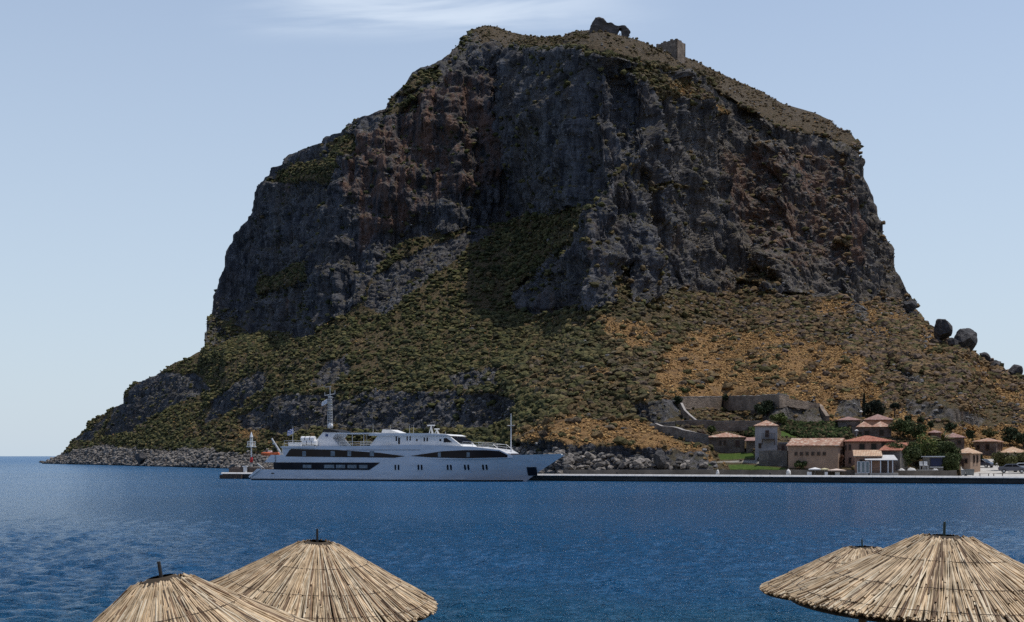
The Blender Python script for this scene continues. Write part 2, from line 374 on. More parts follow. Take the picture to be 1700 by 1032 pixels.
# back of the rock: over the crest and down to the sea
backs = []
tx, ty, tz = QX[-1], QY[-1], QZ[-1]
for i in range(1, 15):
    q = i / 14; dd = 1 + 0.34 * q ** 0.8
    zz = tz * (1 - 0.03 * q - 0.99 * sst(np.array(q), 0.25, 1.0)) - 3 * q
    backs.append((tx * dd, ty * dd, zz + (1 - q) * 0.0))
front = (QX[0], QY[0] - 0.3, QZ[0] * 0 - 3.0)
AX = np.vstack([front[0][None], QX] + [b[0][None] for b in backs]); AY = np.vstack([front[1][None], QY] + [b[1][None] for b in backs]); AZ = np.vstack([front[2][None], QZ] + [b[2][None] for b in backs])
NR = AX.shape[0]
idx = np.arange(NR * M_).reshape(NR, M_)
quads = np.stack([idx[:-1, :-1], idx[:-1, 1:], idx[1:, 1:], idx[1:, :-1]], -1).reshape(-1, 4)
def padr(A): return np.vstack([A[:1], A, np.repeat(A[-1:], 14, 0)])
# ground cover zones: what grows or lies where
dry = zone([[(1095,600),(1130,560),(1180,545),(1290,552),(1400,585),(1470,640),(1460,680),(1380,690),(1320,655),(1150,662),(1090,650)],
            [(860,712),(960,700),(1080,700),(1110,722),(1190,762),(1180,770),(1080,748),(1000,740),(870,738)],
            [(1430,500),(1480,512),(1545,545),(1640,605),(1705,640),(1710,700),(1640,640),(1560,600),(1470,555)],
            [(1420,690),(1500,690),(1560,715),(1720,705),(1720,740),(1600,740),(1480,720)],
            [(1000,530),(1060,540),(1110,555),(1050,575),(1000,560)], [(1595,745),(1640,745),(1640,765),(1600,765)],
            [(1100,655),(1130,655),(1300,645),(1380,650),(1390,662),(1100,668)]], 16)
dry2 = zone([[(560,560),(640,520),(700,530),(600,580)], [(480,430),(522,425),(522,445),(480,450)], [(355,528),(400,535),(400,545),(360,540)], [(820,600),(1000,600),(1090,700),(900,690)],
             [(1110,130),(1150,140),(1213,186),(1190,190),(1120,160)], [(1180,475),(1430,485),(1450,520),(1300,520)],[(300,700),(480,690),(480,735),(420,745),(300,730)]], 18)
pn = fbm(X / 60, Y / 30, 0 * X, 4, 91)
dryv = np.clip(dry * (1.0 + 0.8 * pn + 0.15) + 0.55 * dry2 * (0.6 + pn) + 0.35 * sst(X, 1000, 1500) * sst(pn, -0.1, 0.4) * slope + 0.12 * sst(pn, 0.1, 0.5), 0, 1)
dryv = dryv * (1 - 0.45 * (sst(X, 1440, 1500) * sst(Y, 715, 690))) * (1 - 0.3 * sst(X, 1100, 900) * sst(Y, 690, 680))
dryv = np.where(plateau > 0.5, np.clip(0.15 + 0.4 * pn, 0, 0.4), dryv)
paving = sst(np.maximum(flat, sst(X, 1592, 1600) * sst(Y, 768, 771) ), 0.3, 0.6)
paving = np.maximum(paving, 0.55 * zone([[(1190,766),(1230,764.5),(1262,764),(1300,771),(1300,774.5),(1236,768),(1190,768)]], 0.8, False))
paving = np.maximum(paving, zone([[(1634,762),(1652,762),(1662,778),(1632,778)]], 1.0, False))
lawn = zone([[(1190,754),(1252,752),(1256,760),(1225,763),(1196,764)], [(1208,771),(1235,770.5),(1304,777),(1304,781),(1212,780)], [(1168,768),(1186,766),(1186,772),(1168,772)], [(1296,716),(1320,714),(1322,727),(1330,727),(1296,727)]], 1.2, False)
terr_mat = None
k_ = Mat('ground_of_the_rock', 0.95); K = k_
K.b.inputs['Specular IOR Level'].default_value = 0.12
geo = K.N.new('ShaderNodeNewGeometry'); nzs = K.sepv(geo.outputs['Normal'])[2]
vstr = K.vec((1, 1, 0.32)); vfl = K.vec((1, 1, 0.16))
n1 = K.noise(0.10, 6, 0.6, vstr); n2 = K.noise(0.55, 6, 0.68, vstr); n3 = K.noise(0.28, 5, 0.62, vfl); n4 = K.noise(2.6, 4, 0.7)
rockc = K.mix(K.rng(n2, 0.32, 0.68), (0.060, 0.063, 0.074), (0.215, 0.213, 0.220))
rockc = K.mix(K.math('MULTIPLY', K.rng(n1, 0.42, 0.66), 0.55), rockc, (0.130, 0.102, 0.082))
rockc = K.mix(K.math('MULTIPLY', K.at('tan'), K.rng(n1, 0.30, 0.60, 0.35, 0.95)), rockc, K.mix(K.rng(n2, 0.34, 0.66), (0.090, 0.074, 0.060), (0.31, 0.26, 0.21)))
rockc = K.mix(K.math('MULTIPLY', K.rng(n3, 0.50, 0.64), 0.7), rockc, (0.036, 0.038, 0.045))
rustn = K.noise(0.045, 5, 0.62, K.vec((1, 1, 0.45), loc=(9, 3, 4)))
rust = K.math('MULTIPLY', K.math('MULTIPLY', K.rng(K.math('ADD', rustn, K.math('MULTIPLY', K.at('rust'), 0.31)), 0.60, 0.74), K.rng(n3, 0.62, 0.40)), 0.75)
rockc = K.mix(rust, rockc, (0.25, 0.130, 0.080))
pale = K.math('MULTIPLY', K.rng(nzs, 0.35, 0.8), K.rng(n4, 0.42, 0.56))  # upward rock faces made paler: top light put into the colour
rockc = K.mix(K.math('MULTIPLY', pale, 0.6), rockc, (0.23, 0.22, 0.212))
# thin growth on ledges of the cliff
g1 = K.noise(0.5, 5, 0.6); g2 = K.noise(2.2, 4, 0.65)
led = K.math('MULTIPLY', K.rng(nzs, 0.42, 0.66), K.rng(g1, 0.44, 0.58))
green = K.mix(K.rng(g2, 0.35, 0.65), (0.045, 0.045, 0.024), (0.135, 0.118, 0.058))
green = K.mix(K.math('MULTIPLY', K.rng(g1, 0.5, 0.7), 0.6), green, (0.15, 0.10, 0.05))
rockc = K.mix(K.math('MULTIPLY', led, 0.75), rockc, green)
# earth and dry grass of the slopes
dn = K.noise(0.9, 6, 0.7); dn2 = K.noise(0.13, 4, 0.6)
dryc = K.mix(K.rng(dn, 0.35, 0.65), (0.27, 0.145, 0.060), (0.47, 0.285, 0.120))
dryc = K.mix(K.math('MULTIPLY', K.rng(K.noise(0.22, 6, 0.7), 0.50, 0.62), 0.75), dryc, (0.17, 0.105, 0.06))
dryc = K.mix(K.math('MULTIPLY', K.rng(dn2, 0.5, 0.72), 0.7), dryc, (0.42, 0.27, 0.13))
dryc = K.mix(K.math('MULTIPLY', K.rng(g2, 0.58, 0.70), 0.7), dryc, (0.12, 0.08, 0.05))
earth = K.mix(K.rng(dn, 0.38, 0.62), green, (0.17, 0.118, 0.065))
earth = K.mix(K.math('MULTIPLY', K.rng(K.noise(1.4, 5, 0.7), 0.60, 0.68), 0.8), earth, (0.30, 0.285, 0.27))
dm = K.rng(K.math('ADD', K.at('dry'), K.math('MULTIPLY', K.math('SUBTRACT', dn, 0.5), 0.9)), 0.28, 0.62)
slopec = K.mix(dm, earth, dryc)
sh = K.voro(0.9, K.vec((1, 1, 1.4))); shn = K.noise(1.8, 6, 0.7)
shc = K.mix(K.rng(shn, 0.35, 0.65), (0.09, 0.085, 0.08), (0.28, 0.26, 0.24))
wet = K.rng(K.sepv(geo.outputs['Position'])[2], 0.2, 1.1)
shc = K.mix(wet, (0.035, 0.03, 0.026), shc)
slopec = K.mix(K.rng(K.math('ADD', K.at('shore'), K.math('MULTIPLY', K.math('SUBTRACT', dn, 0.5), 0.7)), 0.4, 0.6), slopec, shc)
c_all = K.mix(K.rng(K.math('ADD', K.at('rock'), K.math('MULTIPLY', K.math('SUBTRACT', g1, 0.5), 0.6)), 0.40, 0.62), slopec, rockc)
lawnc = K.mix(K.rng(g2, 0.3, 0.7), (0.035, 0.065, 0.012), (0.075, 0.115, 0.022))
c_all = K.mix(K.at('lawn'), c_all, lawnc)
summ = K.mix(K.rng(dn, 0.35, 0.65), (0.070, 0.055, 0.036), (0.165, 0.120, 0.075))
c_all = K.mix(K.math('MULTIPLY', K.at('summit'), 0.8), c_all, summ)
pav = K.mix(K.rng(K.noise(1.3, 5), 0.3, 0.7), (0.34, 0.32, 0.29), (0.50, 0.48, 0.44))
c_all = K.mix(K.at('paving'), c_all, pav)
K.color(c_all)
rough_on = K.math('SUBTRACT', 1.0, K.math('MAXIMUM', K.at('paving'), K.math('MULTIPLY', K.at('lawn'), 0.6)))
b1 = K.bump(K.noise(0.8, 8, 0.78, K.vec((1, 1, 0.6))), 2.0, rough_on)
b2 = K.bump(K.voro(0.55, K.vec((1, 1, 0.45)), feat='DISTANCE_TO_EDGE'), 0.6, K.math('MULTIPLY', K.at('rock'), 0.7), b1)
K.bump(K.noise(3.4, 5, 0.7), 0.28, rough_on, b2)

b_all = None
V = np.stack([AX, AY, AZ], -1).reshape(-1, 3)
terrain = mesh_np('terrain', V, quads, K.m, smooth_=True); terrain.data.polygons.foreach_set('use_smooth', ~(np.concatenate([np.zeros((1, M_ - 1), bool), (rock[:-1, :-1] > 0.5), np.zeros((NR - 1 - R_, M_ - 1), bool)]).ravel()))
tag(terrain, 'towering grey limestone rock with scrub and dry grass slopes running down to the sea', 'rock', kind='structure')
rustmask = zone([[(1180,250),(1400,230),(1430,330),(1440,430),(1330,440),(1250,400),(1200,330)], [(700,150),(820,130),(850,280),(780,330),(600,400),(560,300),(600,230)]], 30)
attr(terrain, 'rock', padr(np.clip(rock, 0, 1))); attr(terrain, 'dry', padr(dryv)); attr(terrain, 'paving', padr(paving)); attr(terrain, 'lawn', padr(lawn))
attr(terrain, 'summit', padr(plateau)); attr(terrain, 'tan', padr(sst(X + 60 * pn, 1060, 1230))); attr(terrain, 'shore', padr(shoreR)); attr(terrain, 'rust', padr(rustmask))

# ---------------------------------------------------------------- sea
az_ = np.tan(np.linspace(-1, 1, 1250) * math.radians(31))
rows = [4.0 * 1204 / 300]
ypix = 300.0
ys_ = []
while ypix > 0.35:
    ys_.append(ypix); ypix -= 0.62 if ypix > 20 else max(0.05, ypix * 0.03)
Dr = np.concatenate([[3.0, 8.0], 4.0 * 1204 / np.array(ys_), [20000, 40000, 80000]])
SX = Dr[:, None] * az_[None]; SY = np.broadcast_to(Dr[:, None], SX.shape).copy(); SZ = np.zeros_like(SX)
gapy = np.gradient(Dr)[:, None]
rw = np.random.default_rng(5)
for i in range(46):
    lam = 0.45 * (1.6 / 0.45) ** (i / 45); th = math.radians(rw.normal(255, 26)); kk = 2 * math.pi / lam
    dxr, dyr = math.cos(th), math.sin(th); amp = 0.0118 * lam ** 0.9 * (0.5 + rw.random())
    fade = np.clip(1.6 - 2.6 * gapy * max(abs(dyr), .3) / lam, 0, 1) * (Dr[:, None] > 12)
    ph = kk * (SX * dxr + SY * dyr) + rw.random() * 6.28 + 1.5 * np.sin(SX * 0.05 + i) + 1.2 * np.sin(SY * 0.04 * (1 + 0.1 * i))
    SZ += fade * amp * (2 * (0.5 + 0.5 * np.sin(ph)) ** 1.4 - 1)
patch = 0.9 + 0.15 * fbm(SX / 22, SY / 14, 0 * SX, 3, 201)
SZ *= patch
nr, nc = SX.shape; idx = np.arange(nr * nc).reshape(nr, nc)
q = np.stack([idx[:-1, :-1], idx[:-1, 1:], idx[1:, 1:], idx[1:, :-1]], -1).reshape(-1, 4)
wt = Mat('sea_water', 0.09); wt.b.inputs['IOR'].default_value = 1.333; wt.b.inputs['Specular IOR Level'].default_value = 0.29
pos = wt.sepv(wt.c.outputs['Object'])
r2 = wt.math('SQRT', wt.math('ADD', wt.math('MULTIPLY', pos[0], pos[0]), wt.math('MULTIPLY', pos[1], pos[1])))
deep = wt.mix(wt.rng(wt.noise(0.02, 3), 0.35, 0.65), (0.008, 0.078, 0.185), (0.012, 0.096, 0.225))
sho = wt.rng(wt.math('ADD', r2, wt.math('MULTIPLY', wt.noise(0.08, 4), 26.0)), 30, 58, 1, 0)
wt.color(wt.mix(sho, deep, (0.011, 0.088, 0.145)))
bs = wt.rng(r2, 40, 500, 1.0, 0.6, False)
h1 = wt.noise(1.9, 5, 0.6, wt.vec((0.62, 1.3, 1)), 0.5); h2 = wt.noise(7.5, 5, 0.65, wt.vec((0.7, 1.2, 1)), 0.3)
q1 = wt.bump(h1, 0.75, bs); wt.bump(h2, 0.11, bs, q1)
wt.put(wt.b.inputs['Roughness'], wt.rng(r2, 60, 900, 0.16, 0.30, False))
sea = mesh_np('sea', np.stack([SX, SY, SZ], -1).reshape(-1, 3), q, wt.m, smooth_=True); tag(sea, 'deep blue rippled sea water out to the horizon', 'sea', kind='structure')
# ---------------------------------------------------------------- scrub, loose stones: ground cover nobody could count
def ico(sub=0):
    p = (1 + 5 ** 0.5) / 2
    v = np.array([(-1,p,0),(1,p,0),(-1,-p,0),(1,-p,0),(0,-1,p),(0,1,p),(0,-1,-p),(0,1,-p),(p,0,-1),(p,0,1),(-p,0,-1),(-p,0,1)], float)
    f = np.array([(0,11,5),(0,5,1),(0,1,7),(0,7,10),(0,10,11),(1,5,9),(5,11,4),(11,10,2),(10,7,6),(7,1,8),(3,9,4),(3,4,2),(3,2,6),(3,6,8),(3,8,9),(4,9,5),(2,4,11),(6,2,10),(8,6,7),(9,8,1)])
    v /= np.linalg.norm(v, axis=1)[:, None]
    for _ in range(sub):
        mid = {}; nv = list(v); nf = []
        def m(a, b):
            key = (min(a, b), max(a, b))
            if key not in mid: q = nv[a] + nv[b]; nv.append(q / np.linalg.norm(q)); mid[key] = len(nv) - 1
            return mid[key]
        for a, b, c in f:
            ab, bc, ca = m(a, b), m(b, c), m(c, a); nf += [(a,ab,ca),(b,bc,ab),(c,ca,bc),(ab,bc,ca)]
        v = np.array(nv); f = np.array(nf)
    return v, f
I0, I1 = ico(0), ico(1)
area = np.zeros(X.shape); 
gx = np.linalg.norm(np.stack([np.gradient(QX, axis=1), np.gradient(QY, axis=1), np.gradient(QZ, axis=1)]), axis=0)
gy = np.linalg.norm(np.stack([np.gradient(QX, axis=0), np.gradient(QY, axis=0), np.gradient(QZ, axis=0)]), axis=0)
area = np.minimum(gx, 2.5) * np.minimum(gy, 3.5)
n3x, n3y, n3z = normals(QX, QY, QZ); n3z = np.abs(n3z)
inview = (X < 1760)
def scatter(n, dens, seed):
    r = np.random.default_rng(seed); w = (area * dens * inview / (Dg ** 0.55)).ravel().astype(float); w = np.cumsum(w); w /= w[-1]
    i = np.searchsorted(w, r.random(n)); ii, jj = np.unravel_index(np.minimum(i, X.size - 1), X.shape)
    return r, ii, jj, np.stack([QX[ii, jj], QY[ii, jj], QZ[ii, jj]], -1) + r.normal(0, 0.25, (n, 3)) * [1, 1, 0]
def blobs(name, pts, rad, sq, base, mat, r, cols, sink=0.25, rough=0.34, tilt=0.0):
    n = len(pts); bv, bf = base; m = len(bv)
    v = np.broadcast_to(bv[None], (n, m, 3)).copy()
    v *= (1 + rough * (r.random((n, m, 1)) * 2 - 1))
    a = r.random(n) * 6.28; ca, sa = np.cos(a)[:, None], np.sin(a)[:, None]
    st = 1 + 0.35 * (r.random((n, 1)) - 0.3)
    vx = v[..., 0] * st; vy = v[..., 1] / st
    v[..., 0], v[..., 1] = vx * ca - vy * sa, vx * sa + vy * ca
    v[..., 2] = v[..., 2] * sq[:, None]
    v = v * rad[:, None, None] + pts[:, None, :]; v[..., 2] += (sq * rad * (1 - 2 * sink))[:, None]
    f = (bf[None] + (np.arange(n) * m)[:, None, None]).reshape(-1, 3)
    o = mesh_np(name, v.reshape(-1, 3), f, mat, smooth_=False)
    attr_col(o, 'tone', np.repeat(cols, m, 0)); return o
sk = Mat('scrub', 0.95); sk.b.inputs['Specular IOR Level'].default_value = 0.1
sn = sk.noise(3.0, 4, 0.7)
sk.color(sk.mix(1.0, sk.at('tone', 'Color'), sk.mix(sk.rng(sn, 0.35, 0.65), (0.55, 0.55, 0.55), (1.5, 1.5, 1.4)), 'MULTIPLY')); sk.bump(sk.noise(5, 4, 0.7), 0.25)
st_ = Mat('loose_stone', 0.9)
st_.color(st_.mix(1.0, st_.at('tone', 'Color'), st_.mix(st_.rng(st_.noise(2.2, 5, 0.7), 0.35, 0.65), (0.6, 0.6, 0.6), (1.35, 1.33, 1.3)), 'MULTIPLY')); st_.bump(st_.noise(3, 6, 0.7), 0.3)
cn1 = fbm(X / 22, Y / 12, 0 * X, 3, 101); cn2 = fbm(X / 70, Y / 40, 0 * X, 3, 111)
ledgeok = sst(n3z, 0.35, 0.6)
free = (1 - np.clip(lawn, 0, 1)) * (1 - paving) * (1 - flat) * (1 - sst(shoreR, 0.3, 0.6)) * (1 - stp)
built = zone([[(1128,655),(1305,650),(1310,668),(1135,684)], [(1170,712),(1310,700),(1410,700),(1600,712),(1680,722),(1690,784),(1180,784)], [(1395,690),(1485,688),(1490,725),(1395,725)]], 3, False)
cn3 = fbm(X / 9, Y / 5, 0 * X, 2, 121); clump = np.clip(0.5 + 1.5 * cn1 + 0.7 * cn3, 0.03 + 0.30 * sst(-X, -1150, -900), 2.2)
dens = free * (1 - cM) * (1 - 0.93 * sst(cO, 0.2, 0.6)) * (1 - 0.84 * sst(dryv, 0.35, 0.62)) * clump + free * cM * ledgeok * 0.15 * clump
dens *= (1 - 0.85 * built); dens = np.where(plateau > 0.5, dens * 0.16, dens)
NB = 110000
r, ii, jj, pts = scatter(NB, dens, 21)
xx, yy = X[ii, jj], Y[ii, jj]; tone = cn2[ii, jj] + 0.35 * r.normal(size=NB)
gr = np.array([[0.080, 0.080, 0.034]]); og = np.array([[0.118, 0.103, 0.048]]); dk = np.array([[0.046, 0.050, 0.026]]); br = np.array([[0.165, 0.110, 0.060]]); pu = np.array([[0.125, 0.092, 0.072]])
rgt = np.maximum(sst(xx + 200 * tone, 850, 1350), 0.8 * sst(dryv[ii, jj] + 0.2 * r.normal(size=NB), 0.2, 0.5))[:, None]
cols = np.where(r.random((NB, 1)) < 0.34, dk, np.where(r.random((NB, 1)) < 0.5, gr, og)) * (1 - rgt) + rgt * np.where(r.random((NB, 1)) < 0.45, br, np.where(r.random((NB, 1)) < 0.5, pu, og * 0.8))
cols = cols * (0.7 + 0.6 * r.random((NB, 1))); cols = np.where(plateau[ii, jj][:, None] > 0.5, cols * 0.6 + np.array([[0.052, 0.036, 0.022]]), cols)
rad = (0.24 + 1.05 * r.random(NB) ** 4.2) * (1 - 0.12 * sst(xx, 900, 500))
rad = np.where(plateau[ii, jj] > 0.5, rad * 0.6, rad)
vill = (xx > 1080) & (yy > 650)
rad = np.where(vill, rad * 0.6, rad)
tag(blobs('scrub', pts, rad, 0.55 + 0.25 * r.random(NB), I0, sk.m, r, cols), 'low olive and brown scrub covering the slopes of the rock', 'scrub', kind='stuff')
# tufts of dry grass
NG = 52000
r, ii, jj, pts = scatter(NG, free * (1 - cM) * (1 - cO) * (0.06 + 1.6 * sst(dryv, 0.25, 0.6)) * np.where(plateau > 0.5, 0.12, 1) * np.clip(0.6 + cn1, 0.1, 1.5) * (1 - 0.8 * built), 23)
cols = np.where(r.random((NG, 1)) < 0.5, np.array([[0.37, 0.220, 0.092]]), np.where(r.random((NG, 1)) < 0.4, np.array([[0.42, 0.27, 0.12]]), np.array([[0.28, 0.17, 0.08]]))) * (0.82 + 0.3 * r.random((NG, 1)))
tag(blobs('dry_grass', pts, 0.13 + 0.22 * r.random(NG) ** 2, 0.6 + 0.5 * r.random(NG), I0, sk.m, r, cols, rough=0.5), 'tufts of sun-dried golden and rusty grass on the slopes', 'dry grass', kind='stuff')
# stones
dens = free * (0.05 + 0.5 * sst(X, 1150, 1500) * sst(cn1, -0.1, 0.4) * (1 - 0.6 * dryv) + 1.1 * zone([[(1090,500),(1200,480),(1500,500),(1560,560),(1500,600),(1300,540)]], 20) * (1 - dryv) + 0.5 * cO * ledgeok + 0.35 * cM * ledgeok) * (1 - built) + 5.0 * shoreR * (1 - flat) * (1 - paving) * (1 - stp)
NS = 20000
r, ii, jj, pts = scatter(NS, dens, 22)
shr = shoreR[ii, jj][:, None]
cols = (np.array([[0.16, 0.155, 0.15]]) * (1 - shr) + shr * np.array([[0.215, 0.192, 0.168]])) * (0.45 + 0.9 * r.random((NS, 1)))
rad = 0.18 + 0.5 * r.random(NS) ** 3 + shr[:, 0] * 0.45 * r.random(NS) ** 1.5
tag(blobs('loose_stones', pts, rad, 0.5 + 0.35 * r.random(NS), I0, st_.m, r, cols, rough=0.3), 'loose grey stones lying along the shore and on the slopes', 'stones', kind='stuff')
# ---------------------------------------------------------------- materials for built things
concrete = simple('quay_concrete', (0.30, 0.285, 0.26), 0.9, var=0.3, scale=0.8, bump=0.03)
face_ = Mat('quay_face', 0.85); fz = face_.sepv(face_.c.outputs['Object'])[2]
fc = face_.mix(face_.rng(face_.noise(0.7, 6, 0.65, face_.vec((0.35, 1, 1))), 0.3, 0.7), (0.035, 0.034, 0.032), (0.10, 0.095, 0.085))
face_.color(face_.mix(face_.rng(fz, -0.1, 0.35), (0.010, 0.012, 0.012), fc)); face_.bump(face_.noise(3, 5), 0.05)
def paint(name, col, rough=0.35, dirt=0.08):
    k = Mat(name, rough); v = k.vec((0.5, 0.5, 2.0)); n = k.noise(0.8, 5, 0.6, v)
    k.color(k.mix(k.rng(n, 0.4, 0.75), col, tuple(c * (1 - dirt * 2) for c in col))); return k.m
white = paint('white_gelcoat', (0.72, 0.73, 0.74), 0.28); white2 = paint('white_paint', (0.78, 0.78, 0.76), 0.45)
black = simple('black_paint', (0.012, 0.013, 0.016), 0.35); boot = simple('boot_top', (0.010, 0.014, 0.022), 0.5)
dglass = Mat('dark_glass', 0.12); dglass.color(dglass.mix(dglass.rng(dglass.noise(0.4, 2), 0.4, 0.6), (0.006, 0.008, 0.014), (0.012, 0.014, 0.022))); dglass.b.inputs['Specular IOR Level'].default_value = 0.18; dglass = dglass.m
frost = simple('grey_curtain', (0.22, 0.25, 0.26), 0.5, var=0.3)  # plain grey pane tone with random variation
steel = simple('painted_steel', (0.55, 0.55, 0.53), 0.4); rail_m = simple('rail_steel', (0.62, 0.62, 0.60), 0.3, metal=0.4)
teak = simple('teak_deck', (0.28, 0.17, 0.09), 0.7); orange = simple('orange_rubber', (0.62, 0.13, 0.03), 0.5); redp = simple('red_paint', (0.42, 0.02, 0.02), 0.45)
timber = simple('weathered_timber', (0.085, 0.058, 0.040), 0.85, var=0.3, scale=3, bump=0.03)
rust_iron = simple('dark_iron', (0.03, 0.028, 0.026), 0.7)

QANG = -math.atan(0.339); QC, QS = math.cos(QANG), math.sin(QANG)
# ---------------------------------------------------------------- quay
qx0 = -51.7; qroot = empty('quay', (qx0, pierD(qx0), 0), QANG); tag(qroot, 'long low concrete quay behind the white yacht', 'quay', kind='structure')
QLEN = 175.0
m = MB(); m.box((0, 0.35, -3), (QLEN, 5.2, 0.92)); 
for i in range(int(QLEN // 9)): m.box((i*9 + 3.0, 0.22, -1.0), (i*9 + 3.5, 0.40, 0.78))
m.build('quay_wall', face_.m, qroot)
m = MB(); m.box((0, -0.05, 0.90), (QLEN, 5.25, 1.03)); m.build('quay_deck', concrete, qroot)
edge_m = simple('pale_edge_stone', (0.66, 0.64, 0.60), 0.8, var=0.12)
m = MB()
for i in range(int(QLEN // 3)):
    a, b = i*3 + 0.015, i*3 + 2.985; pr_ = [(-.14, .84), (-.14, .90), (.06, 1.12), (.32, 1.13), (.32, .86)]
    m.add([(a, y, z) for y, z in pr_] + [(b, y, z) for y, z in pr_], [(0,1,2,3,4)[::-1], (5,6,7,8,9)] + [(k4, (k4+1) % 5, 5 + (k4+1) % 5, 5 + k4)[::-1] for k4 in range(5)])
m.build('edge_stone', edge_m, qroot)
# furniture of the quay
def onquay(s, y=0.6, z=1.03): return Vector((qx0 + s*QC - y*QS, pierD(qx0) + s*QS + y*QC, z))
qpos = [(103, 0), (118, 1), (131, 2), (141, 3)]
where = ['dark iron bollard on the quay edge below the pale wave-washed rocks', 'dark iron bollard on the quay edge below the green lawns', 'dark iron bollard on the quay edge before the white awning', 'dark iron bollard on the quay edge before the two benches']
bol0 = None
for s_, i in [(72, 0), (96, 1), (110.5, 2), (124, 3)]:
    if bol0 is None:
        bol0 = MB().tube((0,0,0), (0,0,0.32), 0.13, 0.10, 12).tube((0,0,0.32), (0,0,0.44), 0.19, 0.16, 12).build('bollard', rust_iron); o = bol0
    else: o = bol0.copy(); COL.objects.link(o)
    o.location = onquay(s_, 0.65); tag(o, where[i], 'bollard', 'bollards along the quay edge')
# pier head: timber parapet with white post, beacon
ph = empty('parapet', onquay(0.3, 2.4), QANG); tag(ph, 'low brown wall at the far tip of the quay with a white post', 'wall')
MB().box((0.2, 0, 0), (8.2, 0.6, 1.0)).box((0.2, -0.8, 0), (3.2, 0.0, 0.8)).build('wall_block', simple('brown_wall', (0.12, 0.09, 0.07), 0.9, var=0.3), ph, bevel=0.05)
MB().box((3.4, -1.1, 0), (3.9, -0.7, 1.15)).box((3.2, -1.2, 1.1), (4.1, -0.6, 1.25)).build('post', white2, ph)
fr = tag(MB().box((0, -0.55, -0.6), (4.4, -0.13, 0.7)).box((0.6, -0.75, -0.5), (1.2, -0.55, 0.5)).box((2.9, -0.75, -0.5), (3.5, -0.55, 0.5)).build('fender_frame', timber, loc=onquay(0, 0, 0)), 'dark timber fender frame on the tip of the quay', 'fender'); fr.rotation_euler = (0, 0, QANG)
bp = px(407, 784, 215.0); s_b = (bp.x - qx0) / QC
bc = empty('harbour_beacon', onquay(s_b, 3.0)); tag(bc, 'small white and red navigation beacon standing at the tip of the quay', 'beacon')
MB().tube((0,0,0), (0,0,1.9), 0.26, 0.18, 14).build('pedestal', concrete, bc, True)
MB().tube((0,0,1.9), (0,0,2.8), 0.30, 0.24, 14).build('red_drum', redp, bc, True)
MB().tube((0,0,2.8), (0,0,5.0), 0.10, 0.11, 10).build('column', white2, bc)
m = MB(); m.box((-0.75,-0.75,4.6), (0.75,0.75,4.7))
for a in range(8):
    c, s = math.cos(a*math.pi/4)*0.72, math.sin(a*math.pi/4)*0.72; m.tube((c,s,4.7), (c,s,5.6), 0.03, n=5)
    c2, s2 = math.cos((a+1)*math.pi/4)*0.72, math.sin((a+1)*math.pi/4)*0.72
    for z in (5.15, 5.6): m.tube((c,s,z), (c2,s2,z), 0.03, n=5)
m.build('gallery', white2, bc)
m = MB()
for a in range(4):
    c, s = math.cos(a*math.pi/2+.7)*0.25, math.sin(a*math.pi/2+.7)*0.25; m.tube((c,s,4.7), (c*.9,s*.9,6.4), 0.05, n=6)
m.tube((0,0,6.4), (0,0,7.3), 0.30, 0.05, 10).build('lantern_cage', white2, bc)
MB().tube((0,0,5.4), (0,0,6.1), 0.17, 0.17, 10).build('lantern', simple('lantern_glass', (0.5,0.55,0.5), 0.2), bc, True)

# ---------------------------------------------------------------- yacht
st_c = Vector((-45.1, 206.5)); dv = Vector((52.9, -18.0)).normalized(); nv_ = Vector((-dv.y, dv.x))
yacht = empty('motor_yacht', (st_c.x, st_c.y, 0), math.atan2(dv.y, dv.x)); tag(yacht, 'long white motor yacht with dark window bands moored at the quay', 'yacht')
def sz(x, y, off=-4.2):
    tx = (x - CX) / F; c = st_c.dot(nv_) + off; D = c / (tx * nv_.x + nv_.y)
    p = Vector((tx * D, D)); return (p - st_c).dot(dv), CAMZ + (HZ - y) / F * D
def sx(x, y=770, off=-4.2): return sz(x, y, off)[0]
def zz_(x, y, off=-4.2): return sz(x, y, off)[1]
B0 = 4.2
sB = sx(939, 755, 0.0); sWL = sx(873, 797, 0.0); zB = zz_(934, 754.6, 0)
sStern = sx(413, 790); s426 = sx(427, 780); s438 = sx(439, 762); s450 = sx(450, 754); s456 = sx(456, 770)
zlow = zz_(456, 779); zmid = zz_(456, 767); 
def sheer(s):          # top of the hull side
    return float(np.interp(s, [s438, s456, sx(600), sx(760), sx(833), sB], [zz_(450,754.5), zz_(456,755), zz_(600,757.5), zz_(760,759.5), zz_(833,757.5), zB]))
def hullb(s, z):
    ze = (z + 0.6) / (zB + 0.6); se = sWL - 0.6 + (sB - sWL + 0.6) * max(0, ze) ** 1.15
    s1 = 27.0 + 4.0 * ze; b = B0 * (0.965 + 0.035 * min(1, max(0, ze) * 1.5))
    if s > s1: q = min(1, (s - s1) / (se - s1)); b *= max(0.0, 1 - q ** (1.9 + 0.9 * ze))
    if s < 6: b *= 0.93 + 0.07 * s / 6
    return b
def stem(z): ze = max(0, (z + 0.6) / (zB + 0.6)); return sWL - 0.6 + (sB - sWL + 0.6) * ze ** 1.15
